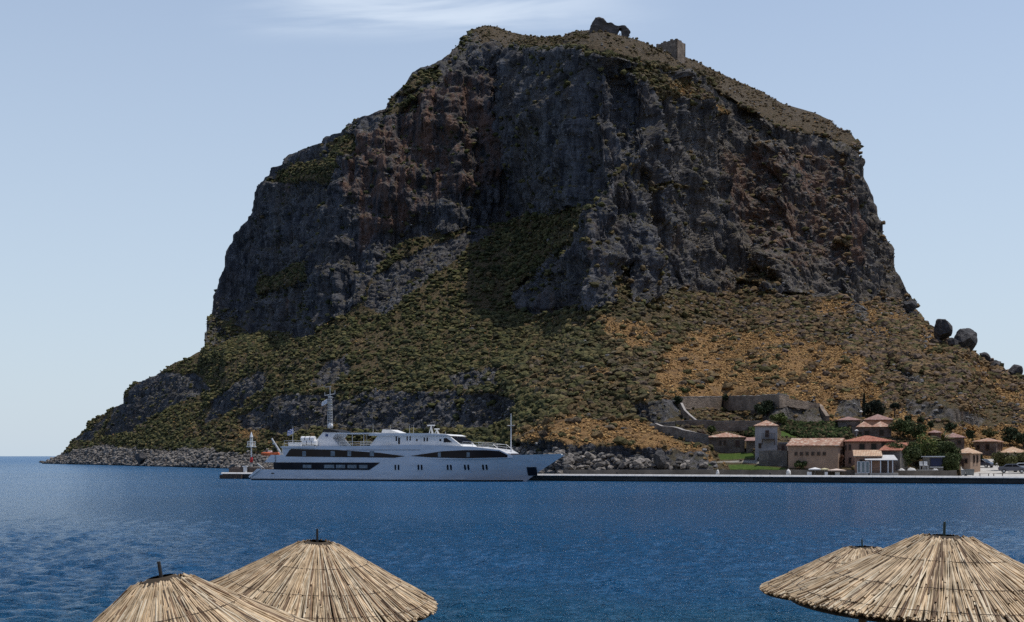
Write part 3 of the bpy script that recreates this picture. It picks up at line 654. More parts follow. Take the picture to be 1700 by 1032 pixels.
def side_skin(m, f0, f1, zb, zt, nS=70, nZ=7, both=True, closed_top=True):
    """hull side between heights zb(s) and zt(s), from s=f0(z) to s=f1(z)"""
    for sgn in (-1, 1):
        vs = []; fs = []
        for i in range(nS + 1):
            for j in range(nZ + 1):
                q = i / nS; q = q if q < 0.6 else 0.6 + 0.4 * (1 - (1 - (q - 0.6) / 0.4) ** 1.5)
                w = j / nZ; z0 = zb + (zt(0.5 * (f0(zb) + f1(zb))) - zb) * w
                s = f0(z0) + (f1(z0) - f0(z0)) * q; z = zb + (zt(s) - zb) * w
                s = f0(z) + (f1(z) - f0(z)) * q
                vs.append((s, sgn * hullb(s, z), z))
        for i in range(nS):
            for j in range(nZ):
                a = i*(nZ+1)+j; q4 = (a, a+nZ+1, a+nZ+2, a+1); fs.append(q4 if sgn < 0 else q4[::-1])
        m.add(vs, fs)
        if sgn < 0: L0 = vs
        else:
            n = len(L0); k = nZ + 1; tv = []; tf = []
            for i in range(nS + 1): tv += [L0[i*k+nZ], vs[i*k+nZ]]
            for i in range(nS): tf.append((2*i, 2*i+2, 2*i+3, 2*i+1))
            m.add([(p[0], p[1], p[2] - 0.02) for p in tv], tf)
            tv = []; tf = []
            for j in range(k): tv += [L0[j], vs[j]]
            for j in range(k - 1): tf.append((2*j, 2*j+2, 2*j+3, 2*j+1))
            m.add(tv, tf)
m = MB()
side_skin(m, lambda z: np.interp(z, [-0.6, zz_(413,791), zlow], [sStern + 0.2, sStern + 0.2, s426]), stem, -0.6, lambda s: zlow)
side_skin(m, lambda z: s456, stem, zlow, sheer, 60, 8)
side_skin(m, lambda z: np.interp(z, [zmid, zz_(450,754.5)], [s438, s450]), lambda z: s456 + 0.3, zmid, sheer, 6, 3)
m.build('hull', white, yacht, True).data.polygons.foreach_set('use_smooth', [False] * len(m.f))
m = MB(); m.box((s438 + 0.3, -4.0, zmid - 0.05), (s456 + 1.0, 4.0, zmid + 0.05)); m.box((s456 - 0.1, -3.9, zlow), (s456 + 0.1, 3.9, zmid)); m.build('stern_bulkhead', white, yacht)
def skin_strip(m, s0, s1, zb, zt, off=0.03, bf=None, n=24, both=False, th=0.05, sides=None):
    bf = bf or hullb
    for sgn in (sides or (-1,)):
        vs = []; fs = []
        for i in range(n + 1):
            s = s0 + (s1 - s0) * i / n; a, b = zb(s), max(zt(s), zb(s) + 0.005)
            for z in (a, b):
                h = bf(s, z); vs += [(s, sgn*(h + off), z), (s, sgn*(h + off - th), z)]
        for i in range(n):
            a = i*4; b = a+4
            for q4 in ((a, b, b+2, a+2), (a+2, b+2, b+3, a+3), (a+1, a+3, b+3, b+1), (a, a+1, b+1, b)):
                fs.append(q4 if sgn < 0 else q4[::-1])
        fs.append((0, 2, 3, 1)); e = n*4; fs.append((e, e+1, e+3, e+2)); m.add(vs, fs)
    return m
cst = lambda v: (lambda s: v)
skin_strip(MB(), sStern + 0.3, sWL - 0.4, cst(-0.55), cst(0.22), 0.02, n=50, sides=(-1, 1)).build('boot_stripe', boot, yacht)
skin_strip(MB(), sStern + 0.4, sWL - 9, cst(0.34), cst(0.46), 0.06, n=40, sides=(-1, 1)).build('rubbing_strake', white2, yacht)
# lower window band, its curtained panes
z0b, z1b = zz_(520, 779.6), zz_(520, 767.4); sE = sx(631)
low_band = skin_strip(MB(), s456 - 0.2, sE, lambda s: float(np.interp(s, [s456-0.2, s456+1.2, sE-1.9, sE], [z0b+0.05, z0b, z0b, z1b-0.02])), cst(z1b), 0.03, n=60).build('lower_window_band', dglass, yacht)
for a, b in ((503, 517), (538, 555), (558, 573), (577, 592), (596, 610)):
    skin_strip(MB(), sx(a), sx(b), cst(z0b + 0.28), cst(z1b - 0.38), 0.045, n=1, both=False).build('pane', frost, low_band)
# upper deckhouse
zd1 = zz_(600, 741); zd0 = zz_(600, 758)
sFr = sx(826, 746); sFb = sx(846, 757)
def supb(s, z):
    b = B0 - 0.02
    s1 = 35.5; se = sFb + 6.5
    if s > s1: b *= max(0, 1 - ((s - s1) / (se - s1)) ** 2.6)
    return b
sA = sx(470, 744)
def deck_top(s): return float(np.interp(s, [sA, sx(560), sx(700), sx(780), sFr], [zz_(468,740.5), zz_(560,740.5), zz_(700,738.5), zz_(780,741), zz_(823,746.5)]))
m = MB(); vs = []; fs = []; n = 60
for i in range(n + 1):
    s = sA + (sFb - sA) * i / n
    zt = deck_top(s) if s < sFr else deck_top(sFr) + (sheer(sFb) - deck_top(sFr)) * (s - sFr) / (sFb - sFr)
    b = supb(s, 0); zb = sheer(s) - 0.25
    vs += [(s, -b, zb), (s, -b, zt), (s, b, zt), (s, b, zb)]
for i in range(n):
    a = i*4; fs += [(a, a+4, a+5, a+1), (a+1, a+5, a+6, a+2), (a+2, a+6, a+7, a+3)]
fs += [(0, 1, 2, 3), (n*4+3, n*4+2, n*4+1, n*4)]
m.add(vs, fs).build('deckhouse', white, yacht)
# window bands: long aft wedge, forward lens
aft0, aft1 = sx(474), sx(672); fw0, fw1 = sx(682), sFr + 1.2
ub = skin_strip(MB(), aft0, aft1, lambda s: float(np.interp(s, [aft0, sx(655), aft1], [zz_(480,757.6), zz_(655,759.6), zz_(671,757)])),
    lambda s: float(np.interp(s, [aft0, sx(482), sx(560), sx(630), aft1], [zz_(474,757), zz_(482,744.8), zz_(560,746.5), zz_(630,751.5), zz_(671,757)])), 0.04, supb, 60).build('upper_window_band', dglass, yacht)
for a, b in ((502, 508), (549, 556), (577, 583), (614, 621)):
    skin_strip(MB(), sx(a), sx(b), cst(zz_(520, 757.0)), cst(zz_(520, 748.6)), 0.055, supb, 1, both=False).build('pane', frost, ub)
fb_ = skin_strip(MB(), fw0, fw1, lambda s: float(np.interp(s, [fw0, sx(715), sx(770), fw1], [zz_(684,756.6), zz_(715,759), zz_(770,760.5), zz_(835,759)])),
    lambda s: float(np.interp(s, [fw0, sx(700), sx(735), sx(770), sx(805), sFr, fw1], [zz_(684,756.5), zz_(700,753.8), zz_(735,748.8), zz_(770,747), zz_(805,747), zz_(823,748.5), zz_(834,755)])), 0.04, supb, 60).build('forward_window_band', dglass, yacht)
for a, b in ((727, 732), (774, 779)):
    skin_strip(MB(), sx(a), sx(b), cst(zz_(750, 758.5)), cst(zz_(750, 750.8)), 0.055, supb, 1, both=False).build('pane', frost, fb_)
# raked front glass of the deckhouse
b0, b1 = supb(sFr, 0) - 0.15, supb(sFb, 0) - 0.1
zf1, zf0 = deck_top(sFr) - 0.28, sheer(sFb) + 0.12
MB().add([(sFr + 0.32, -b0, zf1), (sFr + 0.32, b0, zf1), (sFb + 0.05, b1, zf0), (sFb + 0.05, -b1, zf0), (sFr + 0.1, -b0, zf1 - 0.1), (sFr + 0.1, b0, zf1 - 0.1), (sFb - 0.3, b1, zf0 - .05), (sFb - 0.3, -b1, zf0 - .05)],
    [(0,3,2,1), (4,5,6,7), (0,1,5,4), (1,2,6,5), (2,3,7,6), (3,0,4,7)]).build('windscreen', simple('tinted_screen', (0.04, 0.05, 0.09), 0.08), yacht)
# decks
m = MB()
for i in range(30):
    a = sFb + (sB - 1.2 - sFb) * i / 30; b = sFb + (sB - 1.2 - sFb) * (i+1) / 30; za, zb = sheer(a) + 0.012, sheer(b) + 0.012
    ha, hb = max(0.02, hullb(a, za) - 0.25), max(0.02, hullb(b, zb) - 0.25); m.add([(a,-ha,za), (b,-hb,zb), (b,hb,zb), (a,ha,za)], [(0,1,2,3)])
m.build('foredeck', teak, yacht)
MB().box((s426 + 0.2, -3.6, zlow + 0.03), (s456 - 0.2, 3.6, zlow + 0.06)).build('aft_deck', teak, yacht)
skin_strip(MB(), sFb - 1, sB - 0.6, lambda s: sheer(s) - 0.02, lambda s: sheer(s) + 0.16, 0.04, n=40, th=0.12, sides=(-1, 1)).build('gunwale', white2, yacht)
# portholes in five pairs
for xa in (656.4, 661.7, 694.5, 699.7, 741.8, 747.0, 769.3, 774.6, 797.6, 803.0):
    s = sx(xa); zc = zz_(xa, 775.6)
    fr_ = skin_strip(MB(), s - 0.21, s + 0.21, cst(zc - 0.5), cst(zc + 0.5), 0.035, n=2).build('porthole', white2, yacht)
    m = MB()
    for sgn in (-1,):
        o8 = [(0.15*c, 0.43*q) for c, q in ((-1,-.7), (-.6,-1), (.6,-1), (1,-.7), (1,.7), (.6,1), (-.6,1), (-1,.7))]
        pts_ = [(s + a, sgn * (hullb(s + a, zc + b) + 0.048), zc + b) for a, b in o8]; m.add(pts_, [tuple(range(8)) if sgn < 0 else tuple(range(7,-1,-1))])
    m.build('pane', dglass, fr_)
# anchor pocket, row of broken white marks near the bow, exhaust
s = sx(880, 782, -1.5); skin_strip(MB(), s - 0.7, s + 0.75, cst(zz_(880, 789.5, -1.5)), cst(zz_(880, 775.2, -1.5)), 0.05, n=4).build('anchor_pocket', black, yacht)
rr = random.Random(3); s = sx(835, 764, -3)
while s < sx(908, 764, -1):
    d = 0.12 + rr.random() * 0.5; z = zz_(870, 764.4, -2) + rr.uniform(-0.03, 0.03); skin_strip(MB(), s, s + d, cst(z - 0.05), cst(z + 0.05 + rr.random()*0.05), 0.03, n=1).build('bow_mark', white2, yacht); s += d + 0.08 + rr.random()*0.25
skin_strip(MB(), sx(450), sx(455), cst(zz_(452,786.3)), cst(zz_(452,784.6)), 0.03, n=1).build('exhaust', black, yacht)
skin_strip(MB(), sx(575), sx(698), cst(zz_(640,747)), cst(zz_(640,746.3)), 0.03, supb, 30).build('groove', simple('groove_grey', (0.12,0.13,0.16)), yacht)
# swept stern pieces
for ya, yb_ in ((-4.26, -4.02), (4.02, 4.26)): MB().prism([(sStern + 0.1, zz_(413,793)), (sStern, zz_(413,790.5)), (s426, zlow + 0.1), (s426 + 0.8, zlow + 0.1)], ya, yb_).build('stern_wing', white2, yacht)
MB().tube((s456 + .2, -3.9, zlow), (s456 + .2, -3.9, zmid), 0.09).build('deck_pillar', steel, yacht)
MB().tube((s426 + 0.6, -3.5, zlow), (s426 - 0.4, -3.5, zlow + 1.0), 0.06).tube((s426 + 1.2, -3.5, zlow), (s426 - 0.4, -3.5, zlow + 1.0), 0.06).build('boarding_frame', steel, yacht)
zT = zz_(600, 740)
MB().box((sA - 0.4, -4.35, zT - 0.28), (sA + 6, 4.35, zT - 0.02)).build('deck_overhang', white, yacht)
# funnel with black cap
def pf(pts, off=-2.2): return [sz(x, y, off) for x, y in pts]
fun = MB().prism(pf([(515,741.5), (537,716.5), (560,716.5), (552,727), (565,741.5)]), -2.2, 2.2).build('funnel', white, yacht)
MB().prism(pf([(536,717), (537.5,711.5), (548,712), (563,715.5), (560,717.5)]), -2.3, 2.3).build('funnel_cap', black, fun)
MB().prism(pf([(540.5,724.5), (544.5,724.5), (544.5,720.5), (540.5,720.5)]), -2.26, -2.19).build('funnel_emblem', simple('emblem_blue', (0.03,0.06,0.16)), fun)
# lattice mast
sm_, zm0 = sz(548, 711, 0); zm1 = zz_(548, 657, 0); zm2 = zz_(548, 640, 0)
mast = empty('mast', (sm_, 0, zm0)); mast.parent = yacht; H1 = zm1 - zm0; H2 = zm2 - zm0
m = MB()
for a, b in ((-1,-1), (1,-1), (1,1), (-1,1)): m.tube((a*0.34, b*0.3, 0), (a*0.2, b*0.2, H1), 0.045, n=6)
nR = 13
for i in range(nR):
    z = H1 * (i + 0.5) / nR; w = 0.34 - 0.14 * z / H1
    for a, b, c, d in ((-1,-1,1,-1), (1,-1,1,1), (1,1,-1,1), (-1,1,-1,-1)): m.tube((a*w, b*w*.9, z), (c*w, d*w*.9, z), 0.04, n=5)
m.build('lattice', steel, mast)
MB().tube((0,0,H1), (0,0,H2), 0.07, 0.04, 8).tube((-0.9,0,H2-0.25), (0.3,0,H2-0.1), 0.03).build('topmast', steel, mast)
MB().tube((-1.0,0,H1+0.1), (0.9,0,H1+0.35), 0.05).tube((-1.0,0,H1+0.1), (-1.0,0,H1+0.6), 0.04).tube((0.9,0,H1+0.35), (0.9,0,H1+0.9), 0.04).tube((-0.5,0,H1+0.1), (0.6,0,H1-0.3), 0.04).build('crosstree', steel, mast)
MB().sphere((0.05, 0, 0.45), 0.46, 14, 8).build('radome', white2, mast, True)
mast.name = 'lattice_mast'
# canopy over the sun deck with pillars
c0, c1 = sx(558, 720, -3), sx(622, 720, -3); zc = zz_(590, 719.8, -3)
MB().box((c0, -3.0, zc), (c1, 3.0, zc + 0.16)).build('sun_canopy', white, yacht)
for xx_ in (585, 604):
    for b in (-2.7, 2.7): MB().tube((sx(xx_, 730, -2.7), b, zT - 0.05), (sx(xx_, 730, -2.7), b, zc), 0.06).build('canopy_pillar', steel, yacht)
# wheelhouse block
h0, h1, h2, h3 = sx(618, 730, -3.3), sx(706, 730, -3.3), sx(746, 730, -3.3), sx(768, 737, -3.3)
zr = zz_(680, 718.5, -3.3); zr0 = zz_(680, 722.6, -3.3)
wh = MB().prism([(h0 + 1.0, zr0), (h0 - 0.6, zT - 0.1), (h1, zT - 0.1), (h1, zr0)], -3.3, 3.3).build('wheelhouse', white2, yacht)
wf = MB().prism([(h1 - 0.6, zT - 0.12), (h1 - 0.6, zr0 - 0.1), (h2, zr0 - 0.15), (h3, zT - 0.12)], -3.35, 3.35).build('bridge_front', white2, yacht)
MB().prism([(h0 - 0.6, zr0 + 0.003), (h0 - 0.3, zr), (h1 + 0.5, zr - 0.05), (h2 - 0.5, zr0 + 0.15), (h2 + 0.3, zr0 - 0.1)], -3.5, 3.5).build('bridge_roof', white2, yacht)
MB().prism(pf([(633,718.8), (635,712.5), (648,713), (662,718), (662,719.5)], -1.5), -1.5, 1.5).build('roof_fairing', white2, yacht)
for xa, w, ya, yb, off in ((658, 2.2, 732, 724, -3.3), (676, 2.0, 731, 724, -3.3), (681, 2.0, 731, 724, -3.3), (692, 2.6, 732, 728.5, -3.3), (704.5, 2.2, 732.5, 726, -3.35), (709.3, 2.2, 732.5, 726, -3.35), (731, 3.0, 732, 728.5, -3.35), (662.5, 3.2, 737, 726, -3.3)):
    s = sx(xa, 730, off); MB().box((s - w*0.05, off - 0.03, zz_(xa, ya, off)), (s + w*0.05, off + 0.01, zz_(xa, yb, off))).build('side_window' if xa != 662.5 else 'side_door', dglass, yacht)
MB().prism(pf([(736.5,734), (737,727), (741.5,727), (750.5,734)], -3.36), -3.39, -3.34).build('quarter_window', dglass, yacht)
# raked bridge glass
MB().add([(h2 + 0.15, -2.9, zr0 - 0.25), (h2 + 0.15, 2.9, zr0 - 0.25), (h3 - 0.5, 2.9, zT + 0.45), (h3 - 0.5, -2.9, zT + 0.45)], [(0,3,2,1)]).xf(Matrix.Translation((0.08, 0, 0.06))).build('bridge_windscreen', dglass, yacht)
# radars and whip aerials
for xa, yt, w in ((711.8, 706.5, 0.65), (721.5, 712.5, 0.4)):
    s = sx(xa, 715, -1); zb = zr - 0.1; zt = zz_(xa, yt, -1)
    r_ = MB().tube((s - 0.35, 0, zb), (s, 0, zt), 0.09, 0.07).tube((s + 0.35, 0, zb), (s, 0, zt), 0.09, 0.07).tube((s, 0.35, zb), (s, 0, zt), 0.08).build('radar_mast', white2, yacht)
    MB().box((s - w, -0.12, zt), (s + w, 0.12, zt + 0.17)).build('scanner', white2, r_, bevel=0.03)
for xa, yt in ((619.5, 704), (648.5, 705), (680, 706), (686.5, 706), (739.5, 716)):
    s = sx(xa, 715, -2); MB().tube((s, -2, zr - 0.2), (s, -2, zz_(xa, yt, -2)), 0.035, 0.02, 6).build('aerial', steel, yacht)
# foremast
s, _ = sz(845, 755, -1); ztop = zz_(845, 686, -1)
fm = MB().tube((s, 0, sheer(s)), (s, 0, ztop), 0.11, 0.06, 8).build('foremast', white2, yacht)
zq = zz_(845, 706, -1); MB().tube((s - 0.6, 0, zq), (s + 0.5, 0, zq), 0.05).box((s - 0.1, -0.3, zq), (s + 0.5, 0.3, zq + 0.08)).build('crosstree', steel, fm)
# railings
def rail(name, s0, s1, b, z0, h=1.0, step=1.6, ends=True):
    for sg in ((-1, 1)):
        m = MB(); n = max(1, int((s1 - s0) / step))
        for i in range(n + 1): q = s0 + (s1 - s0) * i / n; m.tube((q, sg*b(q), z0(q)), (q, sg*b(q), z0(q) + h), 0.028, n=5)
        for i in range(n):
            a, c = s0 + (s1 - s0) * i / n, s0 + (s1 - s0) * (i+1) / n
            for w in (0.5, 1.0): m.tube((a, sg*b(a), z0(a) + h*w), (c, sg*b(c), z0(c) + h*w), 0.026, n=5)
        m.build(name, rail_m, yacht)
rail('sun_deck_railing', sx(562), sx(616), lambda s: 3.9, lambda s: zT - 0.05, 0.75)
rail('aft_railing', sA + 0.1, sx(519), lambda s: 4.0, lambda s: zT - 0.05, 0.95)
rail('bridge_railing', sx(766), sx(815), lambda s: min(3.6, supb(s, 0) - 0.25), lambda s: deck_top(s) - 0.05, 0.8)
s = sx(815); b_ = min(3.6, supb(s, 0) - 0.25)
MB().tube((s, -b_, deck_top(s) + 0.75), (s + 1.1, -b_, deck_top(s) - 0.1), 0.04).tube((s, b_, deck_top(s) + 0.75), (s + 1.1, b_, deck_top(s) - 0.1), 0.04).tube((s, -b_, deck_top(s) + 0.75), (s, b_, deck_top(s) + 0.75), 0.03).build('railing_brace', rail_m, yacht)
# stern crane
p0 = sz(468, 752, -3); p1 = sz(451, 727.5, -3)
cr = MB().tube((p0[0], -2.6, p0[1] - 0.6), (p1[0], -3.0, p1[1]), 0.20, 0.13, 8).build('stern_crane', steel, yacht)
MB().tube((p0[0], -2.6, p0[1] - 0.8), (p0[0] + 0.1, -2.6, p0[1] + 1.2), 0.28, 0.22, 10).build('crane_post', steel, cr)
MB().box((p1[0] + 0.3, -3.2, p1[1] - 1.0), (p1[0] + 0.75, -2.8, p1[1] - 0.75)).build('crane_hook', steel, cr)
MB().tube((sx(465, 735), 0, zT), (sx(465.5, 718), 0.0, zz_(465, 707, 0)), 0.045, 0.03).build('ensign_staff', steel, yacht)
# things kept on its decks
def onship(s, y, z): return yacht.matrix_world_ @ Vector((s, y, z)) if False else Vector((st_c.x + dv.x*s + nv_.x*y, st_c.y + dv.y*s + nv_.y*y, z))
yrz = yacht.rotation_euler.z
for i, (xa, ya, L_, R2) in enumerate(((510, 728.5, 1.25, 0.45), (513, 734.5, 1.3, 0.48))):
    rt = empty('raft_canister', onship(sx(xa, ya, -3), -2.6, zz_(xa, ya, -2.6)), yrz)
    tag(rt, ['upper white liferaft canister on the aft upper deck by the funnel', 'lower white liferaft canister on the aft upper deck by the funnel'][i], 'liferaft', 'liferaft canisters on the yacht')
    m = MB().tube((-L_, 0, 0), (L_, 0, 0), R2, n=16); m.build('shell', white2, rt, bevel=0.06)
    MB().tube((-0.5, 0, 0), (-0.4, 0, 0), R2 + 0.02, n=16).tube((0.4, 0, 0), (0.5, 0, 0), R2 + 0.02, n=16).build('strap', rust_iron, rt)
    if i: MB().box((-0.8, -0.4, zT - 0.05 - zz_(xa, ya, -2.6)), (0.8, 0.4, -0.4)).build('cradle', steel, rt)
lb = empty('storage_box', onship(sx(493, 736, -3), -2.9, zT - 0.02), yrz); tag(lb, 'flat white storage box on the aft upper deck beside the canisters', 'box')
MB().box((-1.4, -0.5, 0), (1.0, 0.5, 0.55)).build('box_body', white2, lb, bevel=0.05); MB().box((-1.45, -0.55, 0.56), (1.05, 0.55, 0.66)).build('lid', white2, lb, bevel=0.02)
rb = empty('rescue_boat', onship(sx(447, 752, -3), -2.4, zz_(447, 756.2, -3)), yrz); tag(rb, 'small orange rescue boat stowed at the stern of the yacht', 'rescue boat')
m = MB()
pts_ = [(-1.3, -0.55), (0.7, -0.55), (1.35, -0.2), (1.35, 0.2), (0.7, 0.55), (-1.3, 0.55)]
for i in range(5): m.tube((*pts_[i], 0.35), (*pts_[i+1], 0.35), 0.24, n=10).sphere((*pts_[i], 0.35), 0.24)
m.sphere((*pts_[5], 0.35), 0.24).build('buoyancy_tube', orange, rb, True)
MB().prism([(-1.3, 0.25), (-1.1, 0.0), (0.8, 0.0), (1.3, 0.3)], -0.45, 0.45).build('boat_hull', orange, rb)
MB().box((-0.5, -0.25, 0.3), (0.1, 0.25, 0.85)).build('console', white2, rb, bevel=0.04)
MB().tube((-0.9, 0.3, 0.4), (-0.7, 0.3, 1.15), 0.03).tube((-0.9, -0.3, 0.4), (-0.7, -0.3, 1.15), 0.03).tube((-0.7, -0.3, 1.15), (-0.7, 0.3, 1.15), 0.03).build('roll_bar', steel, rb)
# flags
def flag(name, s, z, w, h, mat, label, rz, lean=0.25):
    n, mm = 14, 8; vs = []; fs = []
    for i in range(n + 1):
        for j in range(mm + 1):
            u_ = i / n; v_ = j / mm; vs.append((-u_ * w, 0.10 * math.sin(u_ * 9 + v_ * 2) * u_, -v_ * h - lean * u_ * w))
    for i in range(n):
        for j in range(mm): a = i*(mm+1)+j; fs.append((a, a+1, a+mm+2, a+mm+1))
    o = mesh_np(name, vs, fs, mat, smooth_=True); o.location = onship(s, 0, z); o.rotation_euler = (0, 0, rz)
    md = o.modifiers.new('cloth', 'SOLIDIFY'); md.thickness = 0.012; tag(o, label, 'flag'); return o
gk = Mat('blue_white_flag', 0.8); p_ = gk.sepv(gk.c.outputs['Generated'])
stripe = gk.math('GREATER_THAN', gk.math('FRACT', gk.math('MULTIPLY', p_[2], 4.5)), 0.5)
canton = gk.math('MULTIPLY', gk.math('GREATER_THAN', p_[0], 0.6), gk.math('GREATER_THAN', p_[2], 0.45))
cross = gk.math('MAXIMUM', gk.math('LESS_THAN', gk.math('ABSOLUTE', gk.math('SUBTRACT', p_[0], 0.8)), 0.04), gk.math('LESS_THAN', gk.math('ABSOLUTE', gk.math('SUBTRACT', p_[2], 0.72)), 0.055))
fac = gk.math('ADD', gk.math('MULTIPLY', canton, cross), gk.math('MULTIPLY', gk.math('SUBTRACT', 1.0, canton), stripe))
gk.color(gk.mix(fac, (0.02, 0.07, 0.32), (0.75, 0.76, 0.78)))
flag('ensign', sx(466.5, 716), zz_(465, 711, 0), 1.15, 0.9, gk.m, 'small blue and white striped ensign flying at the yacht stern', yrz, 0.35)
flag('pennant', sm_ - 0.5, zz_(541, 662, 0), 1.05, 0.75, simple('white_cloth', (0.7, 0.7, 0.7), 0.8), 'plain white flag hanging beside the tall lattice mast', yrz, 0.45)
# ---------------------------------------------------------------- buildings
def roof_mat(name, a, b, c):
    k = Mat(name, 0.85); ob = k.c.outputs['Object']
    v = k.voro(2.6, k.vec((1, 1.1, 1.1)), out='Color'); n = k.noise(0.8, 4)
    sp = k.N.new('ShaderNodeSeparateColor'); k.L.new(v, sp.inputs[0])
    base = k.mix(sp.outputs[0], a, b); base = k.mix(k.rng(sp.outputs[1], 0.7, 0.95), base, c); base = k.mix(k.rng(n, 0.55, 0.75), base, tuple(x * 0.6 for x in a))
    k.color(base)
    w = k.N.new('ShaderNodeTexWave'); w.wave_type = 'BANDS'; w.bands_direction = 'X'; w.inputs['Scale'].default_value = 1.3; w.inputs['Distortion'].default_value = 0.6; k.L.new(ob, w.inputs['Vector'])
    k.bump(w.outputs['Fac'], 0.10); return k.m
tiles_pale = roof_mat('weathered_roof_tiles', (0.34, 0.16, 0.10), (0.50, 0.30, 0.20), (0.62, 0.48, 0.36))
tiles_red = roof_mat('red_roof_tiles', (0.34, 0.105, 0.06), (0.43, 0.16, 0.09), (0.46, 0.24, 0.15))
tiles_mauve = roof_mat('old_mauve_roof_tiles', (0.28, 0.15, 0.12), (0.36, 0.21, 0.17), (0.42, 0.30, 0.25))
tiles_sand = roof_mat('sandy_roof_tiles', (0.50, 0.30, 0.18), (0.62, 0.42, 0.27), (0.68, 0.52, 0.36))
def stone_mat(name, a, b, sc=1.6):
    k = Mat(name, 0.92); v = k.vec((1, 1, 1.7)); cc = k.voro(sc, v, out='Color'); sp = k.N.new('ShaderNodeSeparateColor'); k.L.new(cc, sp.inputs[0])
    base = k.mix(sp.outputs[0], a, b); base = k.mix(k.rng(k.noise(0.5, 5), 0.35, 0.7), base, tuple(x * 0.65 for x in a))
    k.color(base); e = k.voro(sc, v, feat='DISTANCE_TO_EDGE'); k.bump(k.rng(e, 0, 0.12), 0.06); return k.m
w_stone = stone_mat('brown_stone_wall', (0.20, 0.15, 0.12), (0.33, 0.26, 0.20)); w_grey = stone_mat('grey_stone_wall', (0.17, 0.15, 0.13), (0.28, 0.245, 0.205), 2.2)
w_old = stone_mat('old_rampart_stone', (0.22, 0.165, 0.12), (0.33, 0.255, 0.19), 1.2)
w_render = simple('pale_grey_render', (0.37, 0.34, 0.32), 0.9, var=0.2, scale=0.7, bump=0.02); w_pink = simple('pink_render', (0.35, 0.21, 0.14), 0.9, var=0.16, scale=0.6, bump=0.02)
w_ochre = simple('ochre_render', (0.36, 0.24, 0.16), 0.9, var=0.15, scale=0.6, bump=0.02); w_cream = simple('cream_render', (0.55, 0.47, 0.37), 0.9, var=0.1)
coping = simple('pale_coping', (0.31, 0.28, 0.25), 0.85, var=0.15); frame_m = simple('window_frame', (0.10, 0.055, 0.035), 0.7); pane_m = simple('window_pane', (0.012, 0.014, 0.018), 0.12); pole_wood = timber
shutter_m = simple('dark_shutter', (0.07, 0.035, 0.025), 0.7)

